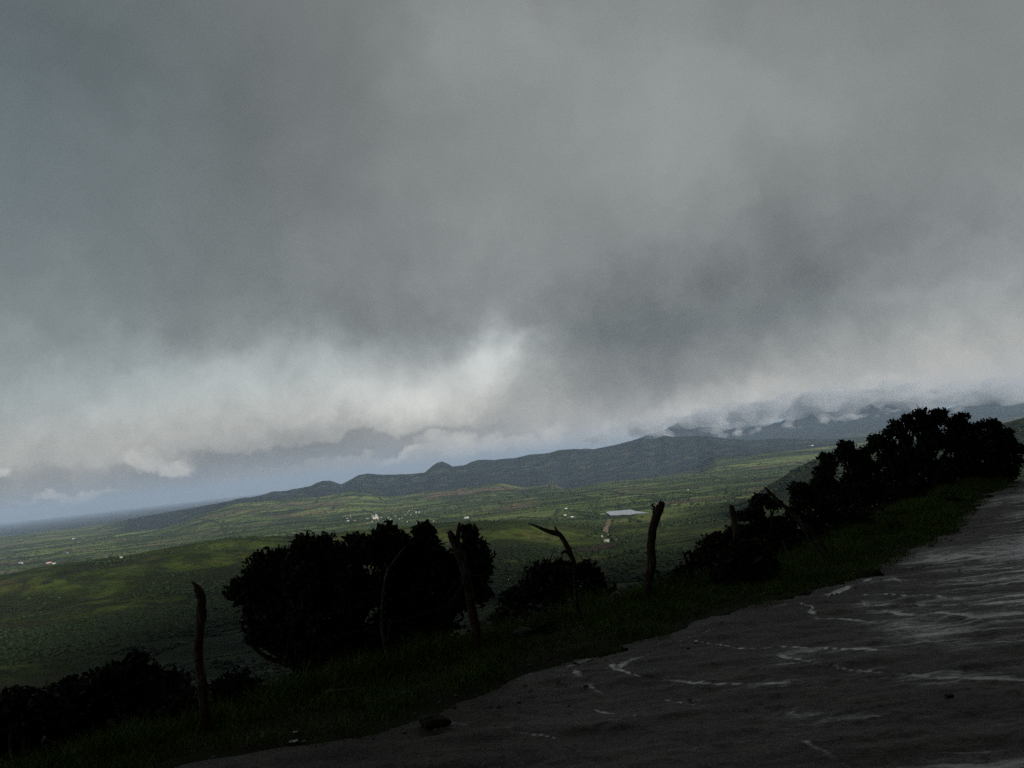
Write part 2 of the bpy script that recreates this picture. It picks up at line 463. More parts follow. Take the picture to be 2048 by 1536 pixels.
def b_road(gg, b):
    geo = gg.n('ShaderNodeNewGeometry'); P = geo.outputs['Position']
    wet = gg.n('ShaderNodeAttribute', attribute_name='wet').outputs['Fac']
    warpP = gg.v('ADD', P, gg.v('SCALE', gg.v('SUBTRACT', gg.noise(P, 0.9, 3, 0.5, col=True), (0.5, 0.5, 0.5)), scale=0.55))
    n = gg.noise(P, 1.6, 8, 0.66); grit = gg.noise(P, 55, 4, 0.8); peb = gg.noise(P, 17, 5, 0.75)
    col = gg.ramp(n, [(.3, (.018, .014, .010)), (.5, (.052, .042, .032)), (.7, (.10, .082, .064))])
    col = gg.mix(gg.sm(grit, .50, .68), col, (.20, .175, .15))
    col = gg.mix(gg.sm(peb, .48, .36), col, (.006, .005, .004))
    gg.put(b.inputs['Base Color'], col)
    streak = gg.noise(gg.v('MULTIPLY', warpP, (0.45, 3.4, 1.0)), 1.0, 5, 0.62)           # thin films of water lying across the fall of the road
    streak2 = gg.noise(gg.v('MULTIPLY', warpP, (0.9, 12.0, 1.0)), 1.0, 4, 0.65)
    sk = gg.m('ADD', gg.sm(streak, .53, .64), gg.m('MULTIPLY', gg.sm(streak2, .52, .64), 0.7))
    side = gg.m('MULTIPLY_ADD', wet, 1.1, gg.m('MULTIPLY', sk, gg.m('MULTIPLY_ADD', wet, 1.6, 0.12)))
    w = gg.m('MULTIPLY_ADD', gg.m('SUBTRACT', gg.noise(P, 11.0, 5, 0.75), 0.5), 1.1, side)
    gg.put(b.inputs['Roughness'], gg.sm(w, 0.2, 1.0, 0.60, 0.09))
    gg.put(b.inputs['Specular IOR Level'], gg.sm(w, 0.08, 1.0, 0.17, 1.0))
    st = gg.n('ShaderNodeBump'); st.inputs['Distance'].default_value = 0.02
    gg.put(st.inputs['Strength'], gg.sm(w, 0.2, 1.1, 0.85, 0.22))
    gg.put(st.inputs['Height'], gg.m('MULTIPLY_ADD', grit, 0.4, gg.m('MULTIPLY_ADD', peb, 0.7, gg.noise(P, 6, 5, 0.65))))
    gg.nt.links.new(st.outputs[0], b.inputs['Normal'])


M_ROAD = mat('wet_dirt', b_road, 0.5, 0.5)

# ---- the land, one sheet from the road side to the horizon
fr = rad(30.5)
azs = np.concatenate([np.arange(-fr, fr, rad(0.065)), np.arange(fr, 2 * math.pi - fr, rad(1.5))])
rs = np.concatenate([[0.35], np.geomspace(0.8, 4, 12)[:-1], np.geomspace(4, 40, 300)[:-1], np.geomspace(40, 900, 160)[:-1], np.geomspace(900, 26000, 620)[:-1], np.geomspace(26000, 110000, 60)])
X, Y, RR, AA, Q = polar(azs, rs, closed=True)
Z = H(X, Y)
uu, vv = uv(X, Y)
ue = u_edge(vv)
onroad = (1 - sstep(uu, ue - 0.30, ue - 0.02)) * sstep(uu, -8.6, -8.2) * (vv < 26) * (vv > -60)
Z = Z - 0.14 * onroad
azw = np.where(AA > math.pi, AA - 2 * math.pi, AA)
footr = 9500 + 300 * fbm(X, Y, 600, 3, 61)
forest = sstep(RR, footr - 60, footr + 60) * sstep(np.interp(np.clip(azw, AZG[0], AZG[-1]), AZG, zR) - ZV, 50, 90)
rs_ = sstep(azw, rad(9), rad(10.5))
forest = np.maximum(forest, sstep(RR, 17000, 17400))
fd = sstep(RR, 2300, 2600) * (1 - sstep(RR, 3300, 3500)) * sstep(azw, rad(12.0), rad(15)) * 0.45
forest = np.maximum(forest, fd)
# bare reddish soil on the apron below the wooded range
soil = np.zeros_like(X)
for (px, r0, wa, wr, s) in ((900, 8500, 2.6, 900, .56), (1000, 8300, 1.8, 700, .62), (1120, 9300, 1.2, 400, .56), (620, 8600, 4, 900, .42), (1400, 9100, 1.2, 600, .46), (1250, 8900, 2, 300, .40), (930, 7000, 3, 500, .34)):
    a0 = float(azel(px, 980)[0])
    soil = np.maximum(soil, s * np.exp(-((azw - a0) / rad(wa)) ** 2 - ((RR - r0) / wr) ** 2))
pasture = sstep(RR, 300, 900) * (1 - sstep(RR, 3000, 3600)) * 0.9
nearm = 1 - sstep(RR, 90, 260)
scrub_shade = 0.9 * (1 - sstep(RR + 500 * fbm(X, Y, 700, 3, 63), 2150, 2750))  # darkens the nearer land by range, shade painted along with scrub
land = obj('ground', mesh('ground', np.stack([X, Y, Z], 1), Q, M_LAND, True, dict(forest=forest, soil=soil, pasture=pasture, near=nearm, scrub_shade=scrub_shade)))
tag(land, 'green farmland, hillside and wooded range', None, None, 'structure')


def hit(x, y, r0=60.0, r1=60000.0):
    """first point of the land along the pixel ray, beyond r0"""
    a, e = azel(x, y)
    a = float(a); e = float(e)
    rr = np.geomspace(r0, r1, 6000)
    zz = H(np.sin(a) * rr, np.cos(a) * rr)
    i = np.argmax(zz > CAM_Z + e * rr)
    r = rr[i] if (zz > CAM_Z + e * rr).any() else r1
    return np.array([math.sin(a) * r, math.cos(a) * r, float(H(math.sin(a) * r, math.cos(a) * r))]), r


# ---- the road
TRACKS = [  # wheel tracks and rills, traced over the ground: points, half width (m), depth (m), wetness
    ([(1230, 1330), (1290, 1352), (1400, 1368), (1520, 1375), (1610, 1372)], .05, .03, .9),
    ([(1240, 1335), (1300, 1305), (1400, 1272), (1470, 1245), (1560, 1210)], .07, .03, .8),
    ([(1390, 1282), (1480, 1296), (1560, 1297), (1640, 1302), (1740, 1308)], .05, .03, 1.0),
    ([(1560, 1317), (1640, 1335), (1720, 1348), (1830, 1358), (1930, 1360), (2060, 1352)], .07, .035, .8),
    ([(1655, 1184), (1700, 1170), (1735, 1158)], .09, .02, 1.2),
    ([(1655, 1188), (1720, 1192), (1800, 1195), (1900, 1196), (2060, 1190)], .06, .03, 1.2),
    ([(1715, 1205), (1735, 1217), (1800, 1214), (1900, 1210), (2060, 1206)], .05, .03, .9),
    ([(1740, 1222), (1810, 1228), (1880, 1236), (1960, 1238), (2060, 1234)], .05, .03, 1.1),
    ([(1600, 1212), (1625, 1222), (1640, 1240), (1700, 1243), (1790, 1248)], .06, .03, .9),
    ([(1780, 1155), (1830, 1168), (1900, 1160), (2060, 1157)], .08, .03, 1.2),
    ([(1840, 1140), (1920, 1137), (2060, 1130)], .10, .03, 1.1),
    ([(1860, 1115), (1950, 1112), (2060, 1106)], .12, .03, 1.0),
    ([(1820, 1252), (1900, 1262), (2060, 1262)], .06, .03, .6),
    ([(1900, 1292), (1980, 1291), (2060, 1289)], .05, .03, .8),
    ([(1000, 1450), (1060, 1468), (1110, 1480)], .06, .02, .7),
    ([(850, 1432), (900, 1438), (960, 1445), (1010, 1452)], .08, .02, .8),
    ([(1180, 1415), (1230, 1430), (1280, 1440)], .05, .02, .6),
    ([(1340, 1395), (1380, 1405), (1450, 1415), (1600, 1425)], .06, .03, .5),
    ([(1570, 1470), (1620, 1490), (1700, 1520)], .06, .02, .4),
    ([(1590, 1425), (1700, 1428), (1800, 1424)], .06, .02, .4),
    ([(1000, 1360), (1090, 1342), (1180, 1318), (1230, 1300)], .12, .02, .6),
    ([(1150, 1340), (1180, 1362), (1200, 1385)], .10, .02, .7),
    ([(1870, 1078), (1960, 1076), (2060, 1068)], .14, .03, .8),
    ([(1920, 1040), (2060, 1034)], .16, .03, .6),
    ([(1960, 1010), (2060, 1004)], .18, .03, .6)]
azr = axis_fine(rad(-19), rad(31), rad(0.06), rad(-150), rad(150), rad(3))
rr_ = np.concatenate([np.geomspace(0.7, 4.2, 30)[:-1], np.geomspace(4.2, 34, 430)])
X, Y, RR, AA, Q = polar(azr, rr_)
uu, vv = uv(X, Y)
ue = u_edge(vv)
keepv = (uu < ue + 0.10 + 0.8 * fbm(X, Y, 1.1, 6, 77)) & (uu > -8.3) & (vv < 25.5)
Z = H(X, Y) * 1.0
wx = X + 0.5 * fbm(X, Y, 1.5, 2, 75); wy = Y + 0.25 * fbm(X, Y, 1.2, 3, 76)
base = 0.05 * fbm(X, Y, 2.2, 3, 71) + 0.052 * fbm(wx * 0.30, wy, 0.62, 4, 73, 0.55)
low = fbm(X, Y, 1.9, 4, 81)
wet = sstep(low, 0.05, 0.42) * 0.30 + 0.26 * sstep(X * 0.8 + Y * 0.25, 3, 10) + 0.04
dist_cut = sstep(uu, ue - 0.5, ue)
for pts, hw, dep, wt in TRACKS:
    P = flat_hit(np.array([p[0] for p in pts]), np.array([p[1] for p in pts]))
    lo = P.min(0) - 1; hi = P.max(0) + 1
    sel = np.nonzero((X > lo[0]) & (X < hi[0]) & (Y > lo[1]) & (Y < hi[1]))[0]
    if not len(sel): continue
    px_, py_ = X[sel], Y[sel]
    px_ = px_ + 0.10 * fbm(px_, py_, 0.5, 3, 91); py_ = py_ + 0.10 * fbm(px_, py_, 0.5, 3, 93)
    d = np.full(len(sel), 9.0)
    for a, b2 in zip(P[:-1], P[1:]):
        ab = b2 - a
        t = np.clip(((px_ - a[0]) * ab[0] + (py_ - a[1]) * ab[1]) / (ab @ ab), 0, 1)
        d = np.minimum(d, np.hypot(px_ - a[0] - t * ab[0], py_ - a[1] - t * ab[1]))
    hwv = hw * 0.46 * np.clip(1.0 + 1.6 * fbm(X[sel], Y[sel], 0.6, 3, 95), .3, 2)
    prof = np.exp(-(d / hwv) ** 2)
    base[sel] += 0.25 * (-dep * prof + 0.4 * dep * np.exp(-((d - 2.0 * hwv) / hwv) ** 2))
    wet[sel] = np.maximum(wet[sel], 0.9 * 1.0 * wt * prof * np.clip(0.9 + 1.7 * fbm(X[sel], Y[sel], 0.3, 4, 97), 0.15, 1.3))
    wet[sel] = np.maximum(wet[sel], wet[sel] + 0.16 * wt * np.exp(-(d / (hw * 3.5)) ** 2))
fine = 0.016 * fbm(X, Y, 0.16, 4, 83)
Z = Z * (1 - 0.8 * sstep(uu, ue - 0.1, ue + 0.1)) + (base + fine * (1 - np.clip(wet, 0, 1))) * (1 - 0.7 * dist_cut)
Z = Z - 0.10 * sstep(uu, ue + 0.0, ue + 0.2)
wet = wet - 0.28 * sstep(uu, ue - 2.4, ue - 0.2)
ok = keepv[Q].all(1)
Q = Q[ok]
used = np.zeros(len(X), bool); used[Q] = True
remap = np.cumsum(used) - 1
road = obj('road', mesh('road', np.stack([X, Y, Z], 1)[used], remap[Q], M_ROAD, True, dict(wet=wet[used])))
tag(road, 'wet rutted dirt road', None, None, 'structure')


# ------------------------------------------------------------------ water and tracks on the valley floor
def b_water(gg, b):
    b.inputs['Base Color'].default_value = (.78, .77, .78, 1)
    geo = gg.n('ShaderNodeNewGeometry')
    pass


M_WATER = mat('pond_water', b_water, 0.06, 0.9)
M_TRACK = mat('pale_earth', lambda gg, b: gg.put(b.inputs['Base Color'], gg.ramp(gg.noise(gg.n('ShaderNodeNewGeometry').outputs['Position'], 0.05, 5, 0.6), [(.3, (.22, .17, .11)), (.7, (.36, .29, .20))])), 0.95)
M_PLOUGH = mat('ploughed_soil', lambda gg, b: gg.put(b.inputs['Base Color'], gg.ramp(gg.noise(gg.n('ShaderNodeNewGeometry').outputs['Position'], 0.04, 5, 0.6), [(.3, (.045, .028, .018)), (.7, (.08, .05, .035))])), 0.95)


def drape(name, pts, mt, lift=0.8, flat=False, closed=True):
    """polygon laid on the land, subdivided so that it follows it"""
    P = np.array([hit(*p)[0] for p in pts])
    if flat:
        z = P[:, 2].max() + lift
        v = [(*p[:2], z) for p in P]
        return obj(name, mesh(name, v, [np.array([range(len(v))])], mt))
    c = P.mean(0)
    n, k = len(P), 6
    v = [c]; f3 = []; f4 = []
    for i in range(1, k + 1): v += list(c + (P - c) * i / k)
    v = np.array(v); v[:, 2] = H(v[:, 0], v[:, 1]) + lift
    f3 = [(0, 1 + j, 1 + (j + 1) % n) for j in range(n)]
    for i in range(k - 1):
        a = 1 + i * n
        f4 += [(a + j, a + n + j, a + n + (j + 1) % n, a + (j + 1) % n) for j in range(n)]
    return obj(name, mesh(name, v, [np.array(f3), np.array(f4)], mt))


def strip(name, pts, width, mt, lift=1.0, sub=12):
    P = np.array([hit(*p)[0] for p in pts])
    t = np.linspace(0, len(P) - 1, sub * (len(P) - 1) + 1)
    C = np.stack([np.interp(t, np.arange(len(P)), P[:, i]) for i in range(2)], 1)
    T = np.gradient(C, axis=0); T /= np.linalg.norm(T, axis=1, keepdims=True)
    N = np.stack([-T[:, 1], T[:, 0]], 1) * (width * 0.5 * (0.8 + 0.5 * RNG.random(len(C))))[:, None]
    v = np.concatenate([C - N, C + N]); v = np.column_stack([v, H(v[:, 0], v[:, 1]) + lift])
    n = len(C)
    f = np.array([(i, i + 1, n + i + 1, n + i) for i in range(n - 1)])
    return obj(name, mesh(name, v, f, mt))


lake = drape('reservoir_water', [(1211, 1025), (1219, 1023.6), (1240, 1022), (1262, 1020), (1271, 1023), (1284, 1025), (1298, 1027), (1284, 1028.2), (1272, 1028.7), (1258, 1031),
                                 (1246, 1030.6), (1236, 1032), (1221, 1032), (1217, 1029)], M_WATER, 2.0, flat=True)
tag(lake, 'pale grey reservoir on the valley floor', None, None, 'structure')
for nm, pts, w, mt_, lb in (('pond_water', [(842, 1024.5), (880, 1020), (914, 1016.5)], 60, M_WATER, 'long thin pale pond right of the village'),
                            ('canal_water', [(170, 1116), (200, 1112), (226, 1107.5)], 34, M_TRACK, 'pale earth bank across the fields at far left'),
                            ('dirt_path', [(1219, 1039), (1215, 1052), (1211, 1066)], 13, M_TRACK, 'straight brown dirt track below the reservoir')):
    tag(strip(nm, pts, w, mt_, 1.5), lb, None, None, 'structure')
pl = drape('ploughed_field', [(1150, 1100), (1180, 1094), (1207, 1088), (1225, 1087.5), (1236, 1088.5), (1216, 1097), (1192, 1102.5), (1162, 1104)], M_PLOUGH, 1.2)
tag(pl, 'dark brown ploughed field', None, None, 'structure')


# ------------------------------------------------------------------ geometry helpers
def ico(sub=1):
    t = (1 + 5 ** .5) / 2
    v = [Vector(p).normalized() for p in ((-1, t, 0), (1, t, 0), (-1, -t, 0), (1, -t, 0), (0, -1, t), (0, 1, t), (0, -1, -t), (0, 1, -t), (t, 0, -1), (t, 0, 1), (-t, 0, -1), (-t, 0, 1))]
    f = [(0, 11, 5), (0, 5, 1), (0, 1, 7), (0, 7, 10), (0, 10, 11), (1, 5, 9), (5, 11, 4), (11, 10, 2), (10, 7, 6), (7, 1, 8), (3, 9, 4), (3, 4, 2), (3, 2, 6), (3, 6, 8), (3, 8, 9),
         (4, 9, 5), (2, 4, 11), (6, 2, 10), (8, 6, 7), (9, 8, 1)]
    for _ in range(sub):
        mid = {}; nf = []
        def M(a, b):
            k = (min(a, b), max(a, b))
            if k not in mid: v.append((v[a] + v[b]).normalized()); mid[k] = len(v) - 1
            return mid[k]
        for a, b, c in f:
            x, y, z = M(a, b), M(b, c), M(c, a)
            nf += [(a, x, z), (b, y, x), (c, z, y), (x, y, z)]
        f = nf
    return np.array([tuple(p) for p in v]), np.array(f)


ICO0, ICO1, ICO2, ICO3 = ico(0), ico(1), ico(2), ico(3)


def n3(p, s, seed):
    return (fbm(p[:, 0] / s + 3.1, p[:, 1] / s + p[:, 2] / s * 0.7, 1.0, 3, seed) + fbm(p[:, 2] / s - 7, p[:, 0] / s * 0.6 - p[:, 1] / s, 1.0, 3, seed + 9)) * 0.7


def tube(pts, radii, sides=10, rough=0.0, seed=0, cap=True, sub=6, flat=1.0):
    """bent tapered limb through the points"""
    P = np.array(pts, float); R_ = np.array(radii, float)
    n = len(P)
    t = np.linspace(0, n - 1, sub * (n - 1) + 1)
    k = np.clip(t.astype(int), 0, n - 2); s = (t - k)[:, None]
    Pe = np.vstack([2 * P[0] - P[1], P, 2 * P[-1] - P[-2]])
    p0, p1, p2, p3 = Pe[k], Pe[k + 1], Pe[k + 2], Pe[k + 3]
    C = 0.5 * (2 * p1 + (p2 - p0) * s + (2 * p0 - 5 * p1 + 4 * p2 - p3) * s ** 2 + (3 * p1 - p0 - 3 * p2 + p3) * s ** 3)
    r = np.interp(t, np.arange(n), R_)
    T = np.gradient(C, axis=0); T /= np.linalg.norm(T, axis=1, keepdims=True)
    A = np.cross(T, [0.13, 1, 0.21]); A /= np.linalg.norm(A, axis=1, keepdims=True)
    B = np.cross(T, A)
    th = np.arange(sides) * 2 * math.pi / sides
    V = C[:, None, :] + r[:, None, None] * (np.cos(th)[None, :, None] * A[:, None, :] + flat * np.sin(th)[None, :, None] * B[:, None, :])
    V = V.reshape(-1, 3)
    if rough:
        cc = np.repeat(C, sides, 0)
        o = (V - cc); l = np.linalg.norm(o, axis=1, keepdims=True) + 1e-9
        ang = np.tile(th, len(C)); along = np.repeat(np.arange(len(C)), sides)
        groove = fbm(np.cos(ang) * 2.2 + seed, np.sin(ang) * 2.2 + along * 0.06, 1.0, 4, seed + 3)
        lump = fbm(np.cos(ang) + along * 0.35, np.sin(ang) - along * 0.2, 1.0, 3, seed + 5)
        V = cc + o * (1 + rough * (groove * 0.9 + lump * 0.7))[:, None]
    m_ = len(C)
    i = np.arange(m_ - 1)[:, None] * sides; j = np.arange(sides)[None, :]; j2 = (j + 1) % sides
    F4 = np.stack([i + j, i + j2, i + sides + j2, i + sides + j], -1).reshape(-1, 4)
    F3 = np.zeros((0, 3), int)
    if cap:
        V = np.vstack([V, C[0] - T[0] * r[0] * .2, C[-1] + T[-1] * r[-1] * .3]); a, b = len(V) - 2, len(V) - 1
        e = (m_ - 1) * sides
        F3 = np.array([(a, (q + 1) % sides, q) for q in range(sides)] + [(b, e + q, e + (q + 1) % sides) for q in range(sides)])
    return V, F4, F3


def join(parts):
    vs, f4, f3, o = [], [], [], 0
    for p in parts:
        v = p[0]; vs.append(v)
        for f in p[1:]:
            if len(f): (f4 if f.shape[1] == 4 else f3).append(f + o)
        o += len(v)
    out = [np.concatenate(a) for a in (f4, f3) if a]
    return np.concatenate(vs), out


def leaves(C, n_each, spread, size, seed, aspect=0.55):
    """leaf blades round clump centres C (k,3); each a folded diamond"""
    rg = np.random.default_rng(seed)
    k = len(C)
    c = np.repeat(C, n_each, 0)
    sp = np.repeat(np.broadcast_to(spread, k) if np.ndim(spread) else np.full(k, spread), n_each)
    d = rg.normal(size=(len(c), 3)); d /= np.linalg.norm(d, axis=1, keepdims=True)
    rr = rg.random(len(c)) ** 0.45
    c = c + d * (rr * sp)[:, None] * np.array([1, 1, 0.85])
    ax = d + 0.8 * rg.normal(size=d.shape); ax /= np.linalg.norm(ax, axis=1, keepdims=True)
    sd_ = np.cross(ax, rg.normal(size=d.shape)); sd_ /= np.linalg.norm(sd_, axis=1, keepdims=True)
    up = np.cross(ax, sd_)
    L_ = size * (0.6 + 0.8 * rg.random(len(c)))[:, None]
    W = L_ * aspect * 0.5
    V = np.stack([c - ax * L_ * .5, c + sd_ * W + up * W * .4 - ax * L_ * .05, c + ax * L_ * .5, c - sd_ * W + up * W * .4 - ax * L_ * .05], 1).reshape(-1, 3)
    Fq = np.arange(len(c) * 4).reshape(-1, 4)
    return V, np.concatenate([Fq[:, [0, 1, 2]], Fq[:, [0, 2, 3]]])


def at(x, y, depth):
    """world point seen at a pixel, depth metres ahead"""
    d = pix(x, y)
    return CAM + d * (depth / (d @ F))


def ground_at(x, y):
    p = flat_hit(x, y)
    return np.array([p[0], p[1], float(H(p[0], p[1]))])


def leaf_mat(name, c1, c2):
    def f(gg, b):
        geo = gg.n('ShaderNodeNewGeometry')
        gg.put(b.inputs['Base Color'], gg.mix(gg.sm(gg.noise(geo.outputs['Position'], 5, 3), .35, .65), c1, c2))
        b.inputs['Subsurface Weight'].default_value = 0
    return mat(name, f, 0.65, 0.15)


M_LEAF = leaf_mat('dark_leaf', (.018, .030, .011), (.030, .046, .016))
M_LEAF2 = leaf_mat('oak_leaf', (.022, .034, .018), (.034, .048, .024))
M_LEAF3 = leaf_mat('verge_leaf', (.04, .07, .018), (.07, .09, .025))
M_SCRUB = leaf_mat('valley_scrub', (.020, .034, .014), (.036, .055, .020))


def b_bark(gg, b):
    geo = gg.n('ShaderNodeNewGeometry'); P = geo.outputs['Position']
    s = gg.v('MULTIPLY', P, (1, 1, 0.12))
    n = gg.noise(s, 38, 5, 0.65, 0.3)
    gg.put(b.inputs['Base Color'], gg.mix(gg.sm(gg.noise(P, 6, 4), .45, .62), gg.ramp(n, [(.3, (.03, .022, .017)), (.5, (.10, .075, .058)), (.7, (.22, .17, .14))]), (.075, .045, .03)))
    bump(gg, b, n, 0.012, 0.9)


M_BARK = mat('weathered_wood', b_bark, 0.9, 0.15)


def b_pale(gg, b):
    geo = gg.n('ShaderNodeNewGeometry'); P = geo.outputs['Position']
    n = gg.noise(P, 20, 5, 0.65)
    gg.put(b.inputs['Base Color'], gg.ramp(n, [(.3, (.07, .055, .045)), (.6, (.17, .14, .115))]))
    bump(gg, b, n, 0.01, 0.6)


M_PALE = mat('bare_pale_wood', b_pale, 0.9, 0.15)


def b_rock(gg, b):
    geo = gg.n('ShaderNodeNewGeometry'); P = geo.outputs['Position']
    n = gg.noise(P, 9, 6, 0.65)
    gg.put(b.inputs['Base Color'], gg.ramp(n, [(.3, (.06, .055, .05)), (.5, (.14, .13, .115)), (.68, (.26, .25, .22))]))
    bump(gg, b, gg.noise(P, 30, 5, .7), 0.01, 0.8)


M_ROCK = mat('lichen_rock', b_rock, 0.85, 0.3)
M_RED = mat('reddish_rock', lambda gg, b: (gg.put(b.inputs['Base Color'], gg.ramp(gg.noise(gg.n('ShaderNodeNewGeometry').outputs['Position'], 12, 5, .6), [(.3, (.10, .045, .03)), (.7, (.24, .13, .10))]))), 0.85, 0.3)
M_WIRE = mat('rusty_wire', lambda gg, b: gg.put(b.inputs['Base Color'], gg.ramp(gg.noise(gg.n('ShaderNodeNewGeometry').outputs['Position'], 15, 4), [(.4, (.03, .022, .018)), (.7, (.07, .04, .028))])), 0.6, 0.4)
M_WHITE = mat('crumpled_wrapper', lambda gg, b: gg.put(b.inputs['Base Color'], gg.mix(gg.noise(gg.n('ShaderNodeNewGeometry').outputs['Position'], 20, 4), (.55, .56, .6), (.8, .8, .82))), 0.5)

# ------------------------------------------------------------------ fence posts: (x, y, width px) from the foot up
def post(pts, limbs, label, cat='fence post', name='fence_post', group=None, sides=16, mt=None, rough=.34, depth=None):
    foot = ground_at(*pts[0][:2])
    dep = depth or float((foot - CAM) @ F)
    root = np.array(foot); root[2] = float(H(root[0], root[1]))
    def chain(q, r_seed):
        P = [at(x, y, dep) for x, y, w in q]; Rr = [w * 0.40 * dep / FPX for x, y, w in q]
        return P, Rr
    P, Rr = chain(pts, 0)
    d = P[0] - P[1]; d /= np.linalg.norm(d)
    P = [P[0] + d * 0.25 + np.array([0, 0, -.05])] + P; Rr = [Rr[0] * 1.15] + Rr
    parts = [tube(P, Rr, sides, rough, int(pts[0][0]) % 97)]
    for k, l in enumerate(limbs):
        Pl, Rl = chain(l, k)
        parts.append(tube(Pl, Rl, max(6, sides - 4), rough, int(l[0][0]) % 89 + k))
    v, f = join(parts)
    v = v - root
    o = obj(name, mesh(name, v, f, mt or M_BARK, True), None, root)
    tag(o, label, cat, group)
    return o, P, dep


posts = []
posts.append(post([(415, 1462, 34), (411, 1420, 29), (406, 1375, 26), (399, 1330, 24), (398, 1290, 24), (401, 1245, 24), (403, 1205, 24), (400, 1188, 24), (395, 1175, 20)],
                  [[(399, 1190, 18), (393, 1174, 15), (386, 1166, 6), (382, 1165, 2)], [(403, 1195, 8), (410, 1218, 7), (412, 1245, 2)], [(407, 1350, 8), (413, 1364, 5), (415, 1372, 2)]],
                  'leaning weathered post at the left with a slanted pointed top', group='fence posts along the verge'))
posts.append(post([(955, 1312, 32), (952, 1270, 26), (945, 1225, 24), (936, 1180, 22), (927, 1135, 21), (917, 1105, 24), (909, 1085, 20), (902, 1070, 16), (899, 1062, 9)],
                  [[(913, 1100, 15), (915, 1078, 13), (917, 1060, 11), (919, 1048, 7), (920, 1045, 3)]],
                  'forked post with a Y shaped top beside the big dark tree', group='fence posts along the verge'))
posts.append(post([(1160, 1242, 12), (1153, 1205, 9), (1150, 1165, 9), (1148, 1130, 11), (1140, 1105, 14), (1130, 1085, 13), (1120, 1070, 13), (1108, 1066, 13), (1092, 1061, 11), (1078, 1055, 7), (1066, 1050, 5), (1056, 1046, 2)],
                  [[(1122, 1074, 9), (1114, 1063, 8), (1110, 1053, 4)], [(1138, 1104, 10), (1128, 1103, 9), (1123, 1108, 5)], [(1140, 1100, 6), (1143, 1096, 4)], [(1082, 1058, 5), (1080, 1053, 3)]],
                  'thin crooked post like a bent branch hooking over to the left', sides=10, group='fence posts along the verge'))
posts.append(post([(1294, 1202, 24), (1297, 1165, 21), (1303, 1125, 21), (1302, 1090, 20), (1306, 1060, 19), (1313, 1035, 20), (1319, 1018, 20), (1321, 1008, 12), (1321, 1001, 3)],
                  [[(1314, 1036, 8), (1307, 1026, 6), (1309, 1017, 5), (1304, 1010, 5), (1309, 1007, 3)], [(1310, 1020, 4), (1303, 1018, 3)], [(1303, 1056, 4), (1299, 1054, 3)], [(1324, 1016, 9), (1327, 1008, 7), (1325, 1003, 3)]],
                  'thick dark upright post with a broken top and a twig hooked on its left', group='fence posts along the verge'))
posts.append(post([(1487, 1168, 19), (1484, 1140, 18), (1479, 1105, 16), (1474, 1075, 16), (1470, 1050, 15), (1465, 1025, 15), (1461, 1011, 11)],
                  [], 'short dark post standing in front of the scrub right of the thick post', group='fence posts along the verge'))
posts.append(post([(1662, 1118, 11), (1640, 1085, 11), (1610, 1052, 11), (1580, 1023, 10), (1555, 1000, 9), (1540, 985, 8), (1528, 973, 3)],
                  [[(1572, 1018, 4), (1570, 1012, 2)]], 'long thin pole leaning far over to the left against the scrub', cat='pole', name='leaning_pole', sides=8, rough=.15))
s1 = post([(1586, 1130, 6), (1579, 1112, 5), (1570, 1092, 4), (1564, 1080, 2)], [], 'short thin pale stake leaning left at the foot of the scrub', cat='stake', name='wooden_stake', sides=7, mt=M_PALE)
s2 = post([(1655, 1122, 7), (1638, 1102, 6), (1618, 1078, 5), (1604, 1052, 4), (1598, 1030, 2)], [[(1637, 1100, 4), (1632, 1092, 2)]],
          'thin pale stake leaning left, rising into the scrub right of the long pole', cat='stake', name='wooden_stake', sides=7, mt=M_PALE)
stem = post([(772, 1338, 8), (771, 1300, 7), (764, 1260, 7), (764, 1215, 6), (768, 1175, 7), (775, 1142, 8), (786, 1125, 5), (800, 1106, 4), (812, 1092, 2)],
            [[(775, 1140, 5), (771, 1130, 4), (769, 1124, 2)], [(776, 1142, 4), (783, 1138, 2)], [(771, 1290, 4), (777, 1270, 3), (778, 1250, 2)]],
            'thin bare crooked stem standing in front of the big dark tree', cat='stake', name='bare_stem', sides=8, mt=M_PALE)

# ------------------------------------------------------------------ barbed wire strands, post to post
def on_post(k, h):
    P = np.array(posts[k][1][1:]); z0 = P[0][2]
    zz = np.maximum.accumulate(P[:, 2])
    return np.array([np.interp(z0 + h, zz, P[:, 0]), np.interp(z0 + h, zz, P[:, 1]) - 0.05, z0 + h])


def wire(hs, label, seed):
    rg = random.Random(seed)
    A = [on_post(k, h) for k, h in hs]
    start = A[0] + (A[0] - A[1]) * 1.25; start[2] = A[0][2] - 0.32
    A = [start] + A
    pts = []
    for a, b in zip(A[:-1], A[1:]):
        L_ = np.linalg.norm(b - a)
        for t in np.linspace(0, 1, 12)[:-1]:
            p = a + (b - a) * t; p[2] -= 0.028 * L_ * math.sin(math.pi * t) * 0.6 + 0.004 * rg.uniform(-1, 1)
            pts.append(p)
    pts.append(A[-1])
    parts = [tube(pts, [0.0028] * len(pts), 5, 0, 0, True, 2)]
    C = parts[0][0][:-2].reshape(-1, 5, 3).mean(1)
    d = np.concatenate([[0], np.cumsum(np.linalg.norm(np.diff(C, axis=0), axis=1))])
    for s in np.arange(0.1, d[-1], 0.13):
        c = np.array([np.interp(s, d, C[:, i]) for i in range(3)])
        for q in range(2):
            o = np.array([rg.uniform(-1, 1), rg.uniform(-1, 1), rg.uniform(-1, 1)]); o *= 0.018 / np.linalg.norm(o)
            parts.append(tube([c - o, c, c + o], [0.0015, 0.004, 0.0015], 4, 0, 0, True, 1))
    v, f = join(parts)
    o = obj('barbed_wire', mesh('barbed_wire', v, f, M_WIRE, True))
    tag(o, label, 'wire', 'strands of the barbed wire fence')


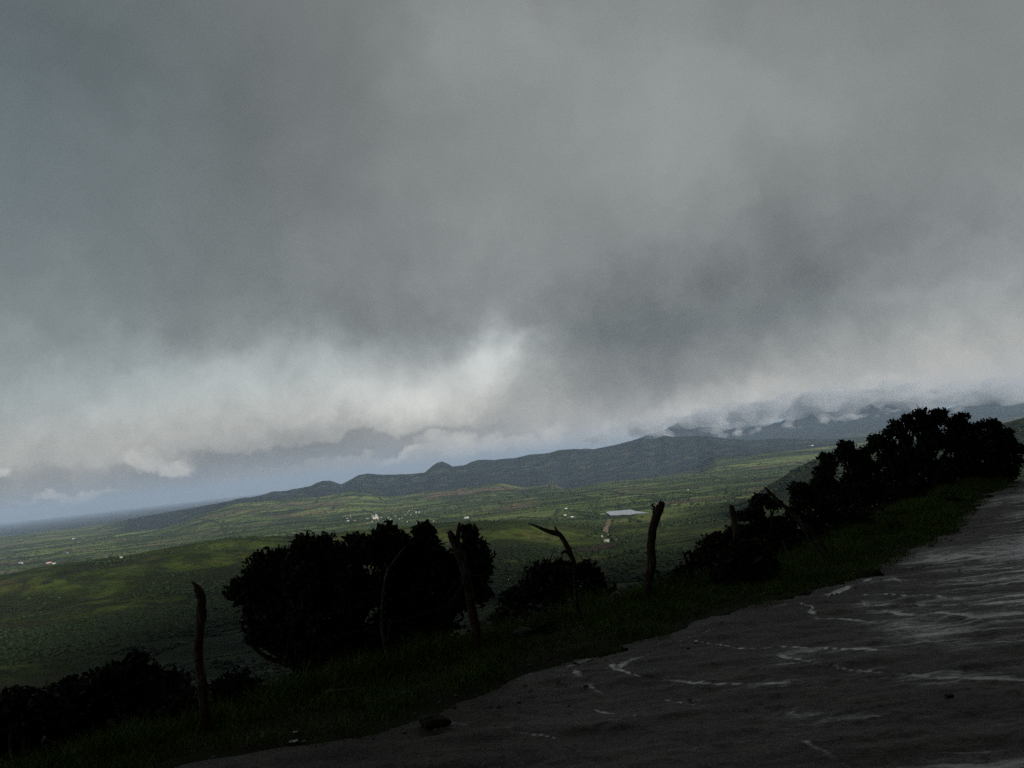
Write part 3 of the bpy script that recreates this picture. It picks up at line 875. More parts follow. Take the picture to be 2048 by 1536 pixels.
wire([(0, .80), (1, .86), (2, .70), (3, .72), (4, .75)], 'topmost strand of rusty barbed wire between the posts', 1)
wire([(0, .62), (1, .60), (2, .48), (3, .50), (4, .5)], 'middle strand of rusty barbed wire between the posts', 2)
wire([(0, .40), (1, .36), (2, .27), (3, .28), (4, .28)], 'lowest strand of rusty barbed wire between the posts', 3)


# ------------------------------------------------------------------ trees and bushes near the fence
def plant(name, label, cat, lobes, depth, foot, leaf=0.10, dens=1.0, mt=None, group=None, thick=0.8, seed=1, per=42, clump=0.17, trunk=.07, branches=True):
    """crown of leaf clumps filling lobes (x, y, rx, ry) given in pixels at this depth; trunk and limbs reach into it"""
    rg = np.random.default_rng(seed)
    mpp = depth / FPX
    fx, fy = foot
    base = at(fx, fy, depth)
    base[2] = float(H(base[0], base[1]))
    C = []; S = []; cents = []
    for (x, y, rx, ry) in lobes:
        c = at(x, y, depth); rxm, rym = rx * mpp, ry * mpp
        cents.append((c, max(rxm, rym)))
        n = max(4, int(dens * 14 * (rxm * rym) / (clump * clump) * 0.10 + dens * 8 * (rxm + rym) / clump * 0.5))
        d = rg.normal(size=(n, 3)); d /= np.linalg.norm(d, axis=1, keepdims=True)
        q = (0.25 + 0.75 * rg.random(n) ** 0.5)[:, None] * d
        tz = min(rxm, rym) * thick + 0.1
        C.append(c + q[:, :1] * RT * (rxm - clump * .5) + q[:, 1:2] * UP * (rym - clump * .5) + q[:, 2:] * F * tz)
        S.append(clump * (0.6 + 0.8 * rg.random(n)))
    C = np.concatenate(C); S = np.concatenate(S)
    v, f = leaves(C, per, S, leaf, seed + 5)
    root = obj(name, None, None, base)
    tag(root, label, cat, group)
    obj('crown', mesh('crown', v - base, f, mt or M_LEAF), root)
    # trunk and limbs
    top = np.mean([c for c, r in cents], 0)
    hub = base * 0.45 + top * 0.55
    hub[2] = base[2] + 0.5 * (top[2] - base[2])
    parts = [tube([base - [0, 0, .25], base * .6 + hub * .4 + rg.normal(size=3) * .05, hub], [trunk * 1.4, trunk, trunk * .8], 9, .25, seed)]
    for c, r in cents:
        midp = (hub + c) / 2 + rg.normal(size=3) * 0.12
        parts.append(tube([hub, midp, c], [trunk * .6, trunk * .38, trunk * .15], 6, .2, seed))
        if branches:
            for _ in range(5):
                e = c + rg.normal(size=3) * r * .55
                parts.append(tube([c * .8 + midp * .2, (c + e) / 2 + rg.normal(size=3) * .05, e], [trunk * .2, trunk * .12, trunk * .05], 4, 0, 0, True, 3))
    v, f = join(parts)
    obj('trunk', mesh('trunk', v - base, f, M_BARK, True), root)
    return root


GT = 'dark trees below the fence'
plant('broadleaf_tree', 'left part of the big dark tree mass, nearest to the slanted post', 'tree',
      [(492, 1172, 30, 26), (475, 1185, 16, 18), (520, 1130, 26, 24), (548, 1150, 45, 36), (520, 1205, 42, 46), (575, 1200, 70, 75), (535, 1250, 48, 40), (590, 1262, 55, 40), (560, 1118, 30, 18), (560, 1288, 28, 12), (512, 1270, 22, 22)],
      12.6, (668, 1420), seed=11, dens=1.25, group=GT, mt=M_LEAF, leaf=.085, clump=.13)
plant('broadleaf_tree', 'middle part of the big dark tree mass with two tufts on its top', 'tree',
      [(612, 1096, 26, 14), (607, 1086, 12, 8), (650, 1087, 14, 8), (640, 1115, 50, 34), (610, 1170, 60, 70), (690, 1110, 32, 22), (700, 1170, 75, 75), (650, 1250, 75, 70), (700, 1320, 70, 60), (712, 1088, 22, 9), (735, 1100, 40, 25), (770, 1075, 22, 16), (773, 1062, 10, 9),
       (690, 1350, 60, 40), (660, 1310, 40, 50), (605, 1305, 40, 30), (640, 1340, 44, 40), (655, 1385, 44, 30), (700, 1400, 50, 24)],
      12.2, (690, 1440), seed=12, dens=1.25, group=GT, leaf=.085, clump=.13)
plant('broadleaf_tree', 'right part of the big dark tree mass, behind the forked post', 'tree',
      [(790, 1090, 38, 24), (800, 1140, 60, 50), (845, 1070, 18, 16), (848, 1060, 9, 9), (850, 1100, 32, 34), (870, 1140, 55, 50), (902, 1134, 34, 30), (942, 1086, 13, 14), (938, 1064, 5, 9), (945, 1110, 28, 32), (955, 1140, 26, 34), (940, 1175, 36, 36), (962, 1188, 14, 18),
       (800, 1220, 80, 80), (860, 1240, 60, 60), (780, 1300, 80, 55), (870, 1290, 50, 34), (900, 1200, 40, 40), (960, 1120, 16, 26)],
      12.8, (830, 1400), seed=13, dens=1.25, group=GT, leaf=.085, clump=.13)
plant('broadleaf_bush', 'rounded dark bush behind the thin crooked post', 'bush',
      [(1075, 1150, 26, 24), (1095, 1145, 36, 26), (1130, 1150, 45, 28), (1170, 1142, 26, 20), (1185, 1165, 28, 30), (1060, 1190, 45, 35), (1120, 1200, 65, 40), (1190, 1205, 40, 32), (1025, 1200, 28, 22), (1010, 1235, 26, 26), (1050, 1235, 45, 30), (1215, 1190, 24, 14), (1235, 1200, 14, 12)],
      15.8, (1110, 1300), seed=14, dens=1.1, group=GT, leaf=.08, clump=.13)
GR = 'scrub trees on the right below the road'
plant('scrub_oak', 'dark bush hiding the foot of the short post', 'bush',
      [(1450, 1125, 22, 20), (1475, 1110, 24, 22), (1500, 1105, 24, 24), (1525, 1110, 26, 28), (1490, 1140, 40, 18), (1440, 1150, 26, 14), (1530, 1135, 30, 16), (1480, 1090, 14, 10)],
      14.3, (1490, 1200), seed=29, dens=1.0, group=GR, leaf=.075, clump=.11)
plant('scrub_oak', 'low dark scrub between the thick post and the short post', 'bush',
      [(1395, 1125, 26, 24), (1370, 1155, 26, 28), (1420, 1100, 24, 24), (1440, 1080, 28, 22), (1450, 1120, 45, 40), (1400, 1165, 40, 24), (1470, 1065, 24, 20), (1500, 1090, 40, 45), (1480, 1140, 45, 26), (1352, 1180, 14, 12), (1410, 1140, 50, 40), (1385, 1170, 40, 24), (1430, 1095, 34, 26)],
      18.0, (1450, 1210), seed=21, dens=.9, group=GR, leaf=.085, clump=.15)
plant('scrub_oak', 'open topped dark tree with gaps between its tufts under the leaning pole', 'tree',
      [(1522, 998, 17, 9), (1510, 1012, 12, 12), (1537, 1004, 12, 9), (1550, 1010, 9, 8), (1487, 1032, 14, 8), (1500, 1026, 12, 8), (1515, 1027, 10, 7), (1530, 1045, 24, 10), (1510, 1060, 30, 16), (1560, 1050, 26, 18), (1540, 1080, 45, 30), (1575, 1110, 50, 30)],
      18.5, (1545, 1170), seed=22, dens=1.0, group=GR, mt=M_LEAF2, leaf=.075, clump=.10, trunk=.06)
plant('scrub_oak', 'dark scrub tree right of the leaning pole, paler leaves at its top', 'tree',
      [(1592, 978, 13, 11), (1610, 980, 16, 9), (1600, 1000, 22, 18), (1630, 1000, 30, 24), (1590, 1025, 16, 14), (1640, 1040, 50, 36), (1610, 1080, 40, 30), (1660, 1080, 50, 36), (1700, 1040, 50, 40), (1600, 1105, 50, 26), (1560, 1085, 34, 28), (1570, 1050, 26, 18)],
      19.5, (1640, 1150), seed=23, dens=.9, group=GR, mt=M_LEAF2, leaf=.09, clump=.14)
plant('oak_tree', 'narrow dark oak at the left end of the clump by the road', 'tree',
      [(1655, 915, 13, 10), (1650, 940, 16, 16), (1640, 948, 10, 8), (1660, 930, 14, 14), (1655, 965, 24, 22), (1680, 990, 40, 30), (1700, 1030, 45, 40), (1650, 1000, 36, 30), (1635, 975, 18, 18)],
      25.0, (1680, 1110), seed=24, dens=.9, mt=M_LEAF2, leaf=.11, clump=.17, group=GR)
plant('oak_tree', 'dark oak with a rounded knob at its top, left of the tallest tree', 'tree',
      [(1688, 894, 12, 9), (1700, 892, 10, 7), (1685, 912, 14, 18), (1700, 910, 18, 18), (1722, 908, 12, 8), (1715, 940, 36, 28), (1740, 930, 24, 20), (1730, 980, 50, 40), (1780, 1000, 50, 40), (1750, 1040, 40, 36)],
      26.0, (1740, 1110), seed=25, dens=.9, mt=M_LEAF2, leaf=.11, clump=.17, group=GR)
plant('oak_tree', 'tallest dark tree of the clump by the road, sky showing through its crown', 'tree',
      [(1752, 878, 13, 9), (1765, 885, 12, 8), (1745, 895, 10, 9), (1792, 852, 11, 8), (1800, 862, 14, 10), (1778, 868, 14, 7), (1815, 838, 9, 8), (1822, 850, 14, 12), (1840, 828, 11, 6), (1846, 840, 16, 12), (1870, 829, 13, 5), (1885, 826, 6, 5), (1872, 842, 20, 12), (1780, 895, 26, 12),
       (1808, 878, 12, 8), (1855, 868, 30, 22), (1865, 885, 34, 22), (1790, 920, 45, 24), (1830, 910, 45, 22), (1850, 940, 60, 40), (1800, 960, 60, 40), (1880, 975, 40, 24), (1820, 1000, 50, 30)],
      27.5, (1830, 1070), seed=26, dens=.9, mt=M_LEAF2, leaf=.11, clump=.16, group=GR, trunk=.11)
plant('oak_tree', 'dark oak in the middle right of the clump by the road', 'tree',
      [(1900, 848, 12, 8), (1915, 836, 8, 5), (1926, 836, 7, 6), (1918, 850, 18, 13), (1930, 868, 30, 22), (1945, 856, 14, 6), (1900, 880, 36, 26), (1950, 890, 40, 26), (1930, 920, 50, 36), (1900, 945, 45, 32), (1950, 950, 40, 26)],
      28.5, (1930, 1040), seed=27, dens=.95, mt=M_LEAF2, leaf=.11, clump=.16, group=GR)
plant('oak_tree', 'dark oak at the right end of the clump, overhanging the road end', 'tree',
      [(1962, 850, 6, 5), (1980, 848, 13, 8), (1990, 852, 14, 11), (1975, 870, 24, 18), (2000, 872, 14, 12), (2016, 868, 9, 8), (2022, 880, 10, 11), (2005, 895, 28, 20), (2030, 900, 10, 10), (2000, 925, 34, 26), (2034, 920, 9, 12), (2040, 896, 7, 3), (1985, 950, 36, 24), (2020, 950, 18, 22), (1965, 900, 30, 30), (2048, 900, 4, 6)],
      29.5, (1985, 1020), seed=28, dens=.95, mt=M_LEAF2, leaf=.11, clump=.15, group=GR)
GB = 'dark bushes in the lower left corner'
plant('broadleaf_bush', 'dark bush close behind the foot of the slanted post', 'bush',
      [(350, 1425, 36, 26), (385, 1445, 40, 24), (330, 1470, 50, 26), (430, 1440, 40, 16), (370, 1400, 22, 20), (300, 1480, 60, 24)],
      10.2, (370, 1540), seed=34, dens=.9, group=GB, leaf=.075, clump=.11)
plant('broadleaf_bush', 'low dark bush between the slanted post and the big tree mass', 'bush',
      [(560, 1400, 40, 20), (610, 1390, 40, 24), (640, 1370, 30, 24), (520, 1420, 40, 16), (660, 1380, 30, 20)],
      10.9, (600, 1470), seed=35, dens=.9, group=GB, leaf=.075, clump=.11)
plant('broadleaf_bush', 'dark bush at lower left with a small pointed tuft on top', 'bush',
      [(275, 1322, 14, 12), (265, 1345, 30, 22), (230, 1345, 26, 20), (300, 1350, 30, 26), (190, 1380, 30, 30), (240, 1400, 70, 50), (310, 1400, 45, 45), (180, 1440, 50, 40), (260, 1460, 80, 40), (340, 1430, 40, 40), (120, 1425, 46, 30), (345, 1375, 30, 30), (150, 1470, 60, 30), (150, 1385, 50, 34), (210, 1365, 34, 30), (300, 1380, 50, 34)],
      11.2, (260, 1560), seed=31, dens=.9, group=GB, leaf=.08, clump=.12)
plant('broadleaf_bush', 'low dark bush right of the slanted post', 'bush',
      [(440, 1372, 18, 16), (475, 1362, 16, 12), (500, 1378, 20, 14), (455, 1400, 40, 26), (510, 1405, 40, 24), (555, 1395, 28, 20), (590, 1392, 18, 12), (380, 1400, 26, 30), (390, 1440, 40, 26), (480, 1430, 50, 14)],
      10.8, (480, 1500), seed=32, dens=.9, group=GB, leaf=.075, clump=.11)
plant('broadleaf_bush', 'dark bush filling the bottom left corner of the view', 'bush',
      [(-30, 1420, 40, 34), (20, 1440, 40, 30), (70, 1440, 50, 40), (120, 1440, 40, 34), (30, 1405, 40, 28), (90, 1405, 50, 30), (0, 1500, 80, 50), (100, 1510, 80, 45), (200, 1505, 60, 30)],
      10.6, (60, 1640), seed=33, dens=.85, group=GB, leaf=.08, clump=.12)
for i, (lo, dp, lb) in enumerate((
        ([(1085, 1258, 22, 16), (1105, 1262, 22, 14), (1070, 1268, 16, 10)], 12.2, 'small leafy tuft on the verge left of the crooked post'),
        ([(1430, 1172, 22, 14), (1455, 1165, 24, 16), (1480, 1160, 18, 14)], 15.2, 'green weed clump on the verge by the short post'),
        ([(1625, 1118, 16, 12), (1645, 1112, 18, 14)], 16.6, 'green weed clump at the foot of the long leaning pole'),
        ([(1730, 1078, 20, 12), (1760, 1066, 20, 12), (1790, 1050, 16, 9)], 18.6, 'low weed clump on the verge in front of the oak clump'),
        ([(1880, 1010, 20, 10), (1905, 1000, 22, 10)], 22.5, 'low weed clump on the verge near the end of the road'))):
    x, y = lo[0][:2]
    plant('weed_clump', lb, 'plant', lo, dp, (x + 8, y + 16), seed=40 + i, dens=.8, mt=M_LEAF3, leaf=.06, clump=.08, per=30, trunk=.012, branches=False, group='weed clumps on the verge')

# tangled undergrowth on the slope just under the fence
def scatter_uv(n, u0, u1, v0, v1, rg):
    v = rg.uniform(v0, v1, n); u = rg.uniform(u0, u1, n) + u_drop(v)
    x = P0[0] + NV[0] * u + DV[0] * v; y = P0[1] + NV[1] * u + DV[1] * v
    return x, y


rg = np.random.default_rng(5)
x, y = scatter_uv(2600, 0.5, 14, -9, 30, rg)
z = H(x, y)
v, f = leaves(np.stack([x, y, z + 0.10], 1), 26, 0.30, 0.10, 6)
tag(obj('undergrowth', mesh('undergrowth', v, f, M_LEAF)), 'dark tangled undergrowth on the slope under the fence', None, None, 'stuff')

# grass on the verge
def b_grass(gg, b):
    geo = gg.n('ShaderNodeNewGeometry'); P = geo.outputs['Position']
    gg.put(b.inputs['Base Color'], gg.ramp(gg.noise(P, 3.0, 4), [(.3, (.06, .12, .008)), (.5, (.10, .18, .012)), (.7, (.13, .14, .02))]))


M_GRASS = mat('grass_blades', b_grass, 0.6, 0.2)
n = 230000
v_ = rg.uniform(-8, 27, n); ue_ = u_edge(v_); ud_ = u_drop(v_)
u_ = ue_ - .3 + (ud_ + 1.9 - ue_) * rg.random(n)
x = P0[0] + NV[0] * u_ + DV[0] * v_; y = P0[1] + NV[1] * u_ + DV[1] * v_
dd = sstep(u_, ue_ - 0.35, ue_ + 0.6) + 1.1 * fbm(x, y, 0.9, 4, 66) - 0.10
keep = (rg.random(n) < np.clip(dd, 0.0, 1)) & (np.hypot(x, y) < 32)
x, y = x[keep], y[keep]
n = len(x)
z = H(x, y) - 0.01
edge_ = u_[keep] - ud_[keep]
tall = (1 + 1.3 * sstep(edge_, -0.5, 0.3)) * np.clip(0.75 + 1.1 * fbm(x, y, 0.6, 3, 67), 0.35, 1.7) * 0.085 * (0.5 + rg.random(n))
th = rg.uniform(0, 2 * math.pi, n); w = 0.0045 + 0.004 * rg.random(n)
lean = rg.normal(size=(n, 2)) * 0.5 * tall[:, None]
a = np.stack([x - np.cos(th) * w, y - np.sin(th) * w, z], 1); b_ = np.stack([x + np.cos(th) * w, y + np.sin(th) * w, z], 1)
t_ = np.stack([x + lean[:, 0], y + lean[:, 1], z + tall], 1)
V_ = np.stack([a, b_, t_], 1).reshape(-1, 3)
tag(obj('grass', mesh('grass', V_, np.arange(n * 3).reshape(-1, 3), M_GRASS)), 'short green grass on the road verge', None, None, 'stuff')


# ------------------------------------------------------------------ pebbles along the crumbling edge of the road
np_ = 1500
v_ = rg.uniform(-7, 26, np_); u_ = u_edge(v_) + rg.normal(size=np_) * .45 - .15
far_ = rg.random(np_) < .12; u_[far_] = u_edge(v_[far_]) - rg.uniform(0, 7, far_.sum())
x = P0[0] + NV[0] * u_ + DV[0] * v_; y = P0[1] + NV[1] * u_ + DV[1] * v_
sz = 0.006 + 0.014 * rg.random(np_) ** 3
V0, F0 = ICO0
V_ = V0[None] * (1 + .3 * rg.normal(size=(np_, 12, 1))) * sz[:, None, None] * [1.3, 1.0, .6] + np.stack([x, y, H(x, y) + sz * .2], 1)[:, None, :]
tag(obj('pebbles', mesh('pebbles', V_.reshape(-1, 3), (F0[None] + (np.arange(np_) * 12)[:, None, None]).reshape(-1, 3), M_ROCK)), 'loose pebbles along the road edge', None, None, 'stuff')

# ------------------------------------------------------------------ stones, log, litter
def stone(x, y, w, h, label, mt=M_ROCK, seed=0, name='stone', cat='stone', group='stones along the verge'):
    p = ground_at(x, y); dep = float((p - CAM) @ F); mpp = dep / FPX
    v, f = ICO3
    rg = np.random.default_rng(seed + 100)
    v = v * (1 + 0.45 * n3(v * 1.0, 0.9, seed))[:, None]
    for _ in range(5):                                     # broken facets
        nn = rg.normal(size=3); nn /= np.linalg.norm(nn); c = 0.62 + .2 * rg.random()
        d = v @ nn; v = v - np.where(d > c, d - c, 0)[:, None] * nn
    v = v * np.array([w * .5, (w * .35 + h * .2), h * .62]) * mpp
    a = rg.uniform(0, 6.28) * .15
    v[:, 2] += h * mpp * 0.25
    o = obj(name, mesh(name, v, f, mt, True), None, p)
    tag(o, label, cat, group)


for k, s in enumerate([
        (1042, 1276, 40, 22, 'pale lichen covered stone between the forked post and the crooked post'),
        (1010, 1282, 16, 8, 'small pale stone left of the lichen covered stone'),
        (985, 1288, 24, 7, 'flat pale stone just right of the forked post'),
        (1235, 1206, 34, 20, 'grey boulder on the verge left of the thick post'),
        (1216, 1212, 16, 12, 'small grey stone left of the boulder by the thick post'),
        (1268, 1200, 22, 10, 'dark stone between the boulder and the thick post'),
        (1240, 1228, 12, 7, 'small pale flat stone in the grass below the boulder'),
        (1290, 1222, 9, 5, 'tiny stone in the grass below the thick post'),
        (1368, 1222, 9, 5, 'tiny pale stone in the grass near the road edge'),
        (1455, 1190, 8, 4, 'tiny pale stone in the grass right of the red rock'),
        (812, 1400, 16, 6, 'pale curved stone at the muddy edge below the big tree'),
        (655, 1398, 20, 9, 'mossy stone at the left end of the fallen branch'),
        (565, 1428, 14, 6, 'pale stone in the grass right of the slanted post'),
        (643, 1462, 16, 6, 'yellowish stone in the mud at lower left')]):
    stone(*s[:4], s[4], seed=k * 3)
stone(1346, 1192, 30, 15, 'reddish dark rock right of the thick post', M_RED, 77)
stone(1414, 1191, 11, 5, 'small reddish stone in the grass right of the red rock', M_RED, 81)
stone(868, 1450, 62, 26, 'dark clod of mud at the edge of the road', mat('dark_mud', lambda gg, b: gg.put(b.inputs['Base Color'], gg.mix(gg.noise(gg.n('ShaderNodeNewGeometry').outputs['Position'], 20, 4), (.02, .016, .012), (.05, .04, .03))), .8), 91, 'mud_clod', 'clod', None)
stone(1900, 1392, 22, 5, 'dark lump of mud in the middle of the wet road', bpy.data.materials['dark_mud'], 92, 'mud_clod', 'clod', None)


def small_log(pts, label, name, cat):
    P = [ground_at(x, y) + [0, 0, w * .0035 + .01] for x, y, w in pts]
    dep = float((P[0] - CAM) @ F)
    v, f = join([tube(P, [w * .5 * dep / FPX for x, y, w in pts], 8, .2, 3)])
    tag(obj(name, mesh(name, v - P[0], f, M_PALE, True), None, P[0]), label, cat)


small_log([(660, 1399, 7), (685, 1397, 7), (700, 1392, 5), (716, 1382, 3)], 'pale fallen branch lying in the grass under the big tree', 'fallen_branch', 'branch')
small_log([(872, 1326, 5), (882, 1320, 4), (890, 1312, 3)], 'short pale stick lying left of the forked post', 'fallen_stick', 'branch')


def wrapper(x, y, w, h, label, seed):
    p = ground_at(x, y); mpp = float((p - CAM) @ F) / FPX
    rg = np.random.default_rng(seed)
    n = 7
    gx, gy = np.meshgrid(np.linspace(-.5, .5, n), np.linspace(-.5, .5, n))
    v = np.stack([gx.ravel() * w * mpp, gy.ravel() * w * mpp * .9, (0.5 + 0.5 * rg.random(n * n)) * h * mpp], 1)
    v[:, :2] += rg.normal(size=(n * n, 2)) * w * mpp * .05
    i = np.arange(n * n).reshape(n, n)
    q = np.stack([i[:-1, :-1], i[:-1, 1:], i[1:, 1:], i[1:, :-1]], -1).reshape(-1, 4)
    low = v.copy(); low[:, 2] -= 0.004
    o = obj('crumpled_wrapper', mesh('crumpled_wrapper', np.vstack([v, low]), np.vstack([q, q[:, ::-1] + n * n]), M_WHITE), None, p)
    tag(o, label, 'litter', 'litter on the verge')


wrapper(587, 1489, 18, 6, 'crumpled white wrapper lying on the muddy verge at lower left', 1)
wrapper(592, 1476, 9, 6, 'small pale scrap just above the white wrapper', 2)
wrapper(608, 1487, 6, 5, 'tiny white scrap right of the white wrapper', 3)

# ------------------------------------------------------------------ village, sheds and church on the valley floor
def simple(name, c, r=.8):
    return mat(name, lambda gg, b: gg.put(b.inputs['Base Color'], gg.mix(gg.noise(gg.n('ShaderNodeNewGeometry').outputs['Position'], .4, 4), tuple(k * .8 for k in c), c)), r)


W1, W2, W3 = simple('white_wall', (.42, .41, .39)), simple('pink_wall', (.55, .36, .28)), simple('cream_wall', (.5, .46, .38))
RF1, RF2, RF3, RF4 = simple('tile_roof', (.38, .20, .14)), simple('tin_roof', (.62, .64, .68)), simple('blue_roof', (.30, .42, .58)), simple('white_roof', (.36, .36, .36))
M_DOOR = simple('dark_opening', (.05, .045, .04))


def box(x0, x1, y0, y1, z0, z1):
    v = np.array([(x, y, z) for z in (z0, z1) for y in (y0, y1) for x in (x0, x1)], float)
    return v, np.array([(0, 2, 3, 1), (4, 5, 7, 6), (0, 1, 5, 4), (2, 6, 7, 3), (0, 4, 6, 2), (1, 3, 7, 5)])


def house(x, y, wpx, label, wall=W1, roof=RF1, hm=None, dm=8, ang=0.0, name='house', cat='house', group='houses of the village', near=60):
    p, r = hit(x, y)
    w = wpx * r / FPX; h = hm or min(max(3.0, w * .35), 6)
    root = obj(name, None, None, p)
    root.rotation_euler.z = ang - math.atan2(p[0], p[1])
    tag(root, label, cat, group)
    v, f = box(-w / 2, w / 2, -dm / 2, dm / 2, -3, h)
    obj('wall', mesh('wall', v, f, wall), root)
    e, rh = .5, h * .45
    rv = np.array([(-w / 2 - e, -dm / 2 - e, h - .05), (w / 2 + e, -dm / 2 - e, h - .05), (w / 2 + e, dm / 2 + e, h - .05), (-w / 2 - e, dm / 2 + e, h - .05), (-w / 2 - e, 0, h + rh), (w / 2 + e, 0, h + rh)])
    ro = obj('roof', mesh('roof', rv, [np.array([(0, 1, 5, 4), (2, 3, 4, 5), (0, 3, 2, 1)]), np.array([(0, 4, 3), (1, 2, 5)])], roof), root)
    v, f = box(-w * .08, w * .08, -dm / 2 - .12, -dm / 2, 0, min(2.3, h * .7))
    obj('door', mesh('door', v, f, M_DOOR), root)
    for s in (-1, 1):
        v, f = box(s * w * .3 - w * .05, s * w * .3 + w * .05, -dm / 2 - .12, -dm / 2, h * .35, h * .7)
        obj('window', mesh('window', v, f, M_DOOR), root)
    return root


VH = 'small pale house among the trees of the distant village beside the church'
far_house = [(689.5, 1044, 3), (696, 1043.4, 5), (709, 1042.3, 4.5), (694.5, 1037.8, 3), (725, 1039.8, 3), (734.5, 1039.4, 6), (757, 1041.6, 4), (762, 1036.4, 4), (744, 1043.4, 2.5),
             (789.5, 1033.2, 3), (810, 1030.6, 4), (813.8, 1027, 3), (818, 1022.6, 2), (821, 1030.8, 3), (814.8, 1044.4, 2.5), (835, 1045.2, 4), (867, 1043, 3), (851, 1044.4, 3),
             (804, 1036.8, 2.5), (798.5, 1039, 3), (768, 1042.4, 3), (720, 1042.8, 3), (803, 1031.4, 2.5), (777, 1035.5, 2.5), (825, 1028.6, 2.5), (717, 1040.4, 3)]
for i, (x, y, w) in enumerate(far_house):
    rr_g = random.Random(i)
    wh = 'left' if x < 746 else 'right'
    VH = 'small pale house among the trees of the distant village, ' + wh + ' of the church'
    house(x, y, w, VH, rr_g.choice((W1, W1, W2, W3)), rr_g.choice((RF1, RF2, RF4, RF1, RF2)), ang=rr_g.uniform(-.4, .4), dm=9, group='village houses ' + wh + ' of the church')
house(781.6, 1040, 5, 'long house with a bluish roof right of the church', W1, RF3)
house(832.4, 1026.2, 3.6, 'bright white square house at the right end of the village, left one of two', W1, RF4, hm=7, dm=11)
house(838.4, 1026.0, 3.0, 'bright white square house at the right end of the village, right one of two', W1, RF4, hm=6, dm=10)
for x, y, w, lb, wl, rf in (
        (1213, 1084, 11, 'long low white shed above the dark ploughed field', W1, RF4), (1231, 1081.6, 6, 'small white shed right of the long white shed', W1, RF4),
        (1204, 1074, 4, 'small white hut below the brown dirt track', W1, RF4), (1215, 1072.4, 4, 'small tin hut at the lower end of the dirt track', W3, RF2),
        (1130, 1031.5, 5, 'pale house in the fields left of the reservoir', W1, RF2), (1144, 1035.6, 6, 'long pale house in the fields left of the reservoir, right of another', W1, RF2),
        (933, 1037, 10, 'long white shed in the fields above the forked post', W1, RF4), (1132, 1018.4, 5, 'small distant shed in the green fields above the crooked post', W1, RF2),
        (108, 1129, 7, 'white roofed shed beside the red roofed barn at far left', W1, RF4), (98, 1127, 9, 'red roofed barn at far left', W2, RF1),
        (242.5, 1115.8, 5, 'small white house at the foot of the green hill at left', W1, RF4), (134, 1108, 5, 'small shed with a bluish roof in the far left fields', W1, RF3),
        (42, 1128.4, 7, 'low pale shed near the left edge of the fields', W3, RF2), (1376, 980.6, 3, 'tiny pale house in the fields above the thick post', W1, RF2),
        (1624, 892, 6, 'tiny pale building below the misty mountains', W3, RF2), (148, 1078.6, 6, 'tiny pale roof far out on the left plain', W3, RF2)):
    house(x, y, w, lb, wl, rf, group='farm buildings on the plain', dm=10, name='farm_shed' if 'shed' in lb or 'barn' in lb else 'farm_house', cat='shed' if 'shed' in lb or 'barn' in lb else 'house')

# church with dome and two bell towers
p, r = hit(751, 1039)
ch = obj('church', None, None, p)
tag(ch, 'white domed church with a pair of bell towers in the middle of the village', 'church')
ch.rotation_euler.z = -math.atan2(p[0], p[1]) + .3
v, f = join([box(-14, 14, -12, 12, -4, 14), box(-6, 14, -16, 16, -4, 11)])
obj('nave', mesh('nave', v, f, W3), ch)
v, f = ICO2
v2 = v * 8.5; v2[:, 2] = np.maximum(v2[:, 2], 0) * 1.15 + 19
c8 = tube([(5, 0, 12), (5, 0, 19.2)], [8.2, 8.2], 16, 0, 0, True, 1)
dv_, df_ = join([(v2 + [5, 0, 0], f), c8])
dome = obj('dome', mesh('dome', dv_, df_, RF4, True), ch)
v, f = join([tube([(5, 0, 28), (5, 0, 31), (5, 0, 34)], [1.4, 1.2, .2], 8, 0, 0, True, 1)])
obj('lantern', mesh('lantern', v, f, W1), dome)
for s in (-1, 1):
    v, f = join([box(-17, -12, s * 9 - 2.5, s * 9 + 2.5, -4, 20), box(-16.2, -12.8, s * 9 - 1.7, s * 9 + 1.7, 20, 25), tube([(-14.5, s * 9, 25), (-14.5, s * 9, 29)], [2.2, .3], 8, 0, 0, True, 1)])
    obj('bell_tower', mesh('bell_tower', v, f, W1), ch)
pm, _ = hit(702, 1037.6)
v, f = join([tube([pm - [0, 0, 1], pm + [0, 0, 26]], [1.0, .6], 6, 0, 0, True, 1)])
tag(obj('radio_mast', mesh('radio_mast', v - pm, f, W1), None, pm), 'thin pale mast rising above the left houses of the village', 'mast')

# ------------------------------------------------------------------ trees of the valley
def crown_mesh(seed, base=ICO1):
    rg = np.random.default_rng(seed)
    parts = []
    for k in range(4):
        c = rg.normal(size=3) * [.45, .45, .12] + [0, 0, .55 + .12 * k]
        v, f = base
        parts.append(((v * (1 + .35 * n3(v, .7, seed * 7 + k))[:, None]) * (.42 + .2 * rg.random()) * [1, 1, .8] + c, f))
    return join(parts)


CR = [crown_mesh(s) for s in range(6)]
TR = join([tube([(0, 0, -.15), (.03, 0, .3), (0, .04, .7)], [.09, .07, .03], 6, 0, 0, True, 1)])
me_cr = [mesh('crown', v, f, M_SCRUB) for v, f in CR]
me_tr = mesh('trunk', TR[0], TR[1], M_BARK)


def veg_ok(x, y, r):
    return fbm(x, y, 130, 3, 201) + 0.9 * fbm(x, y, 650, 2, 202)


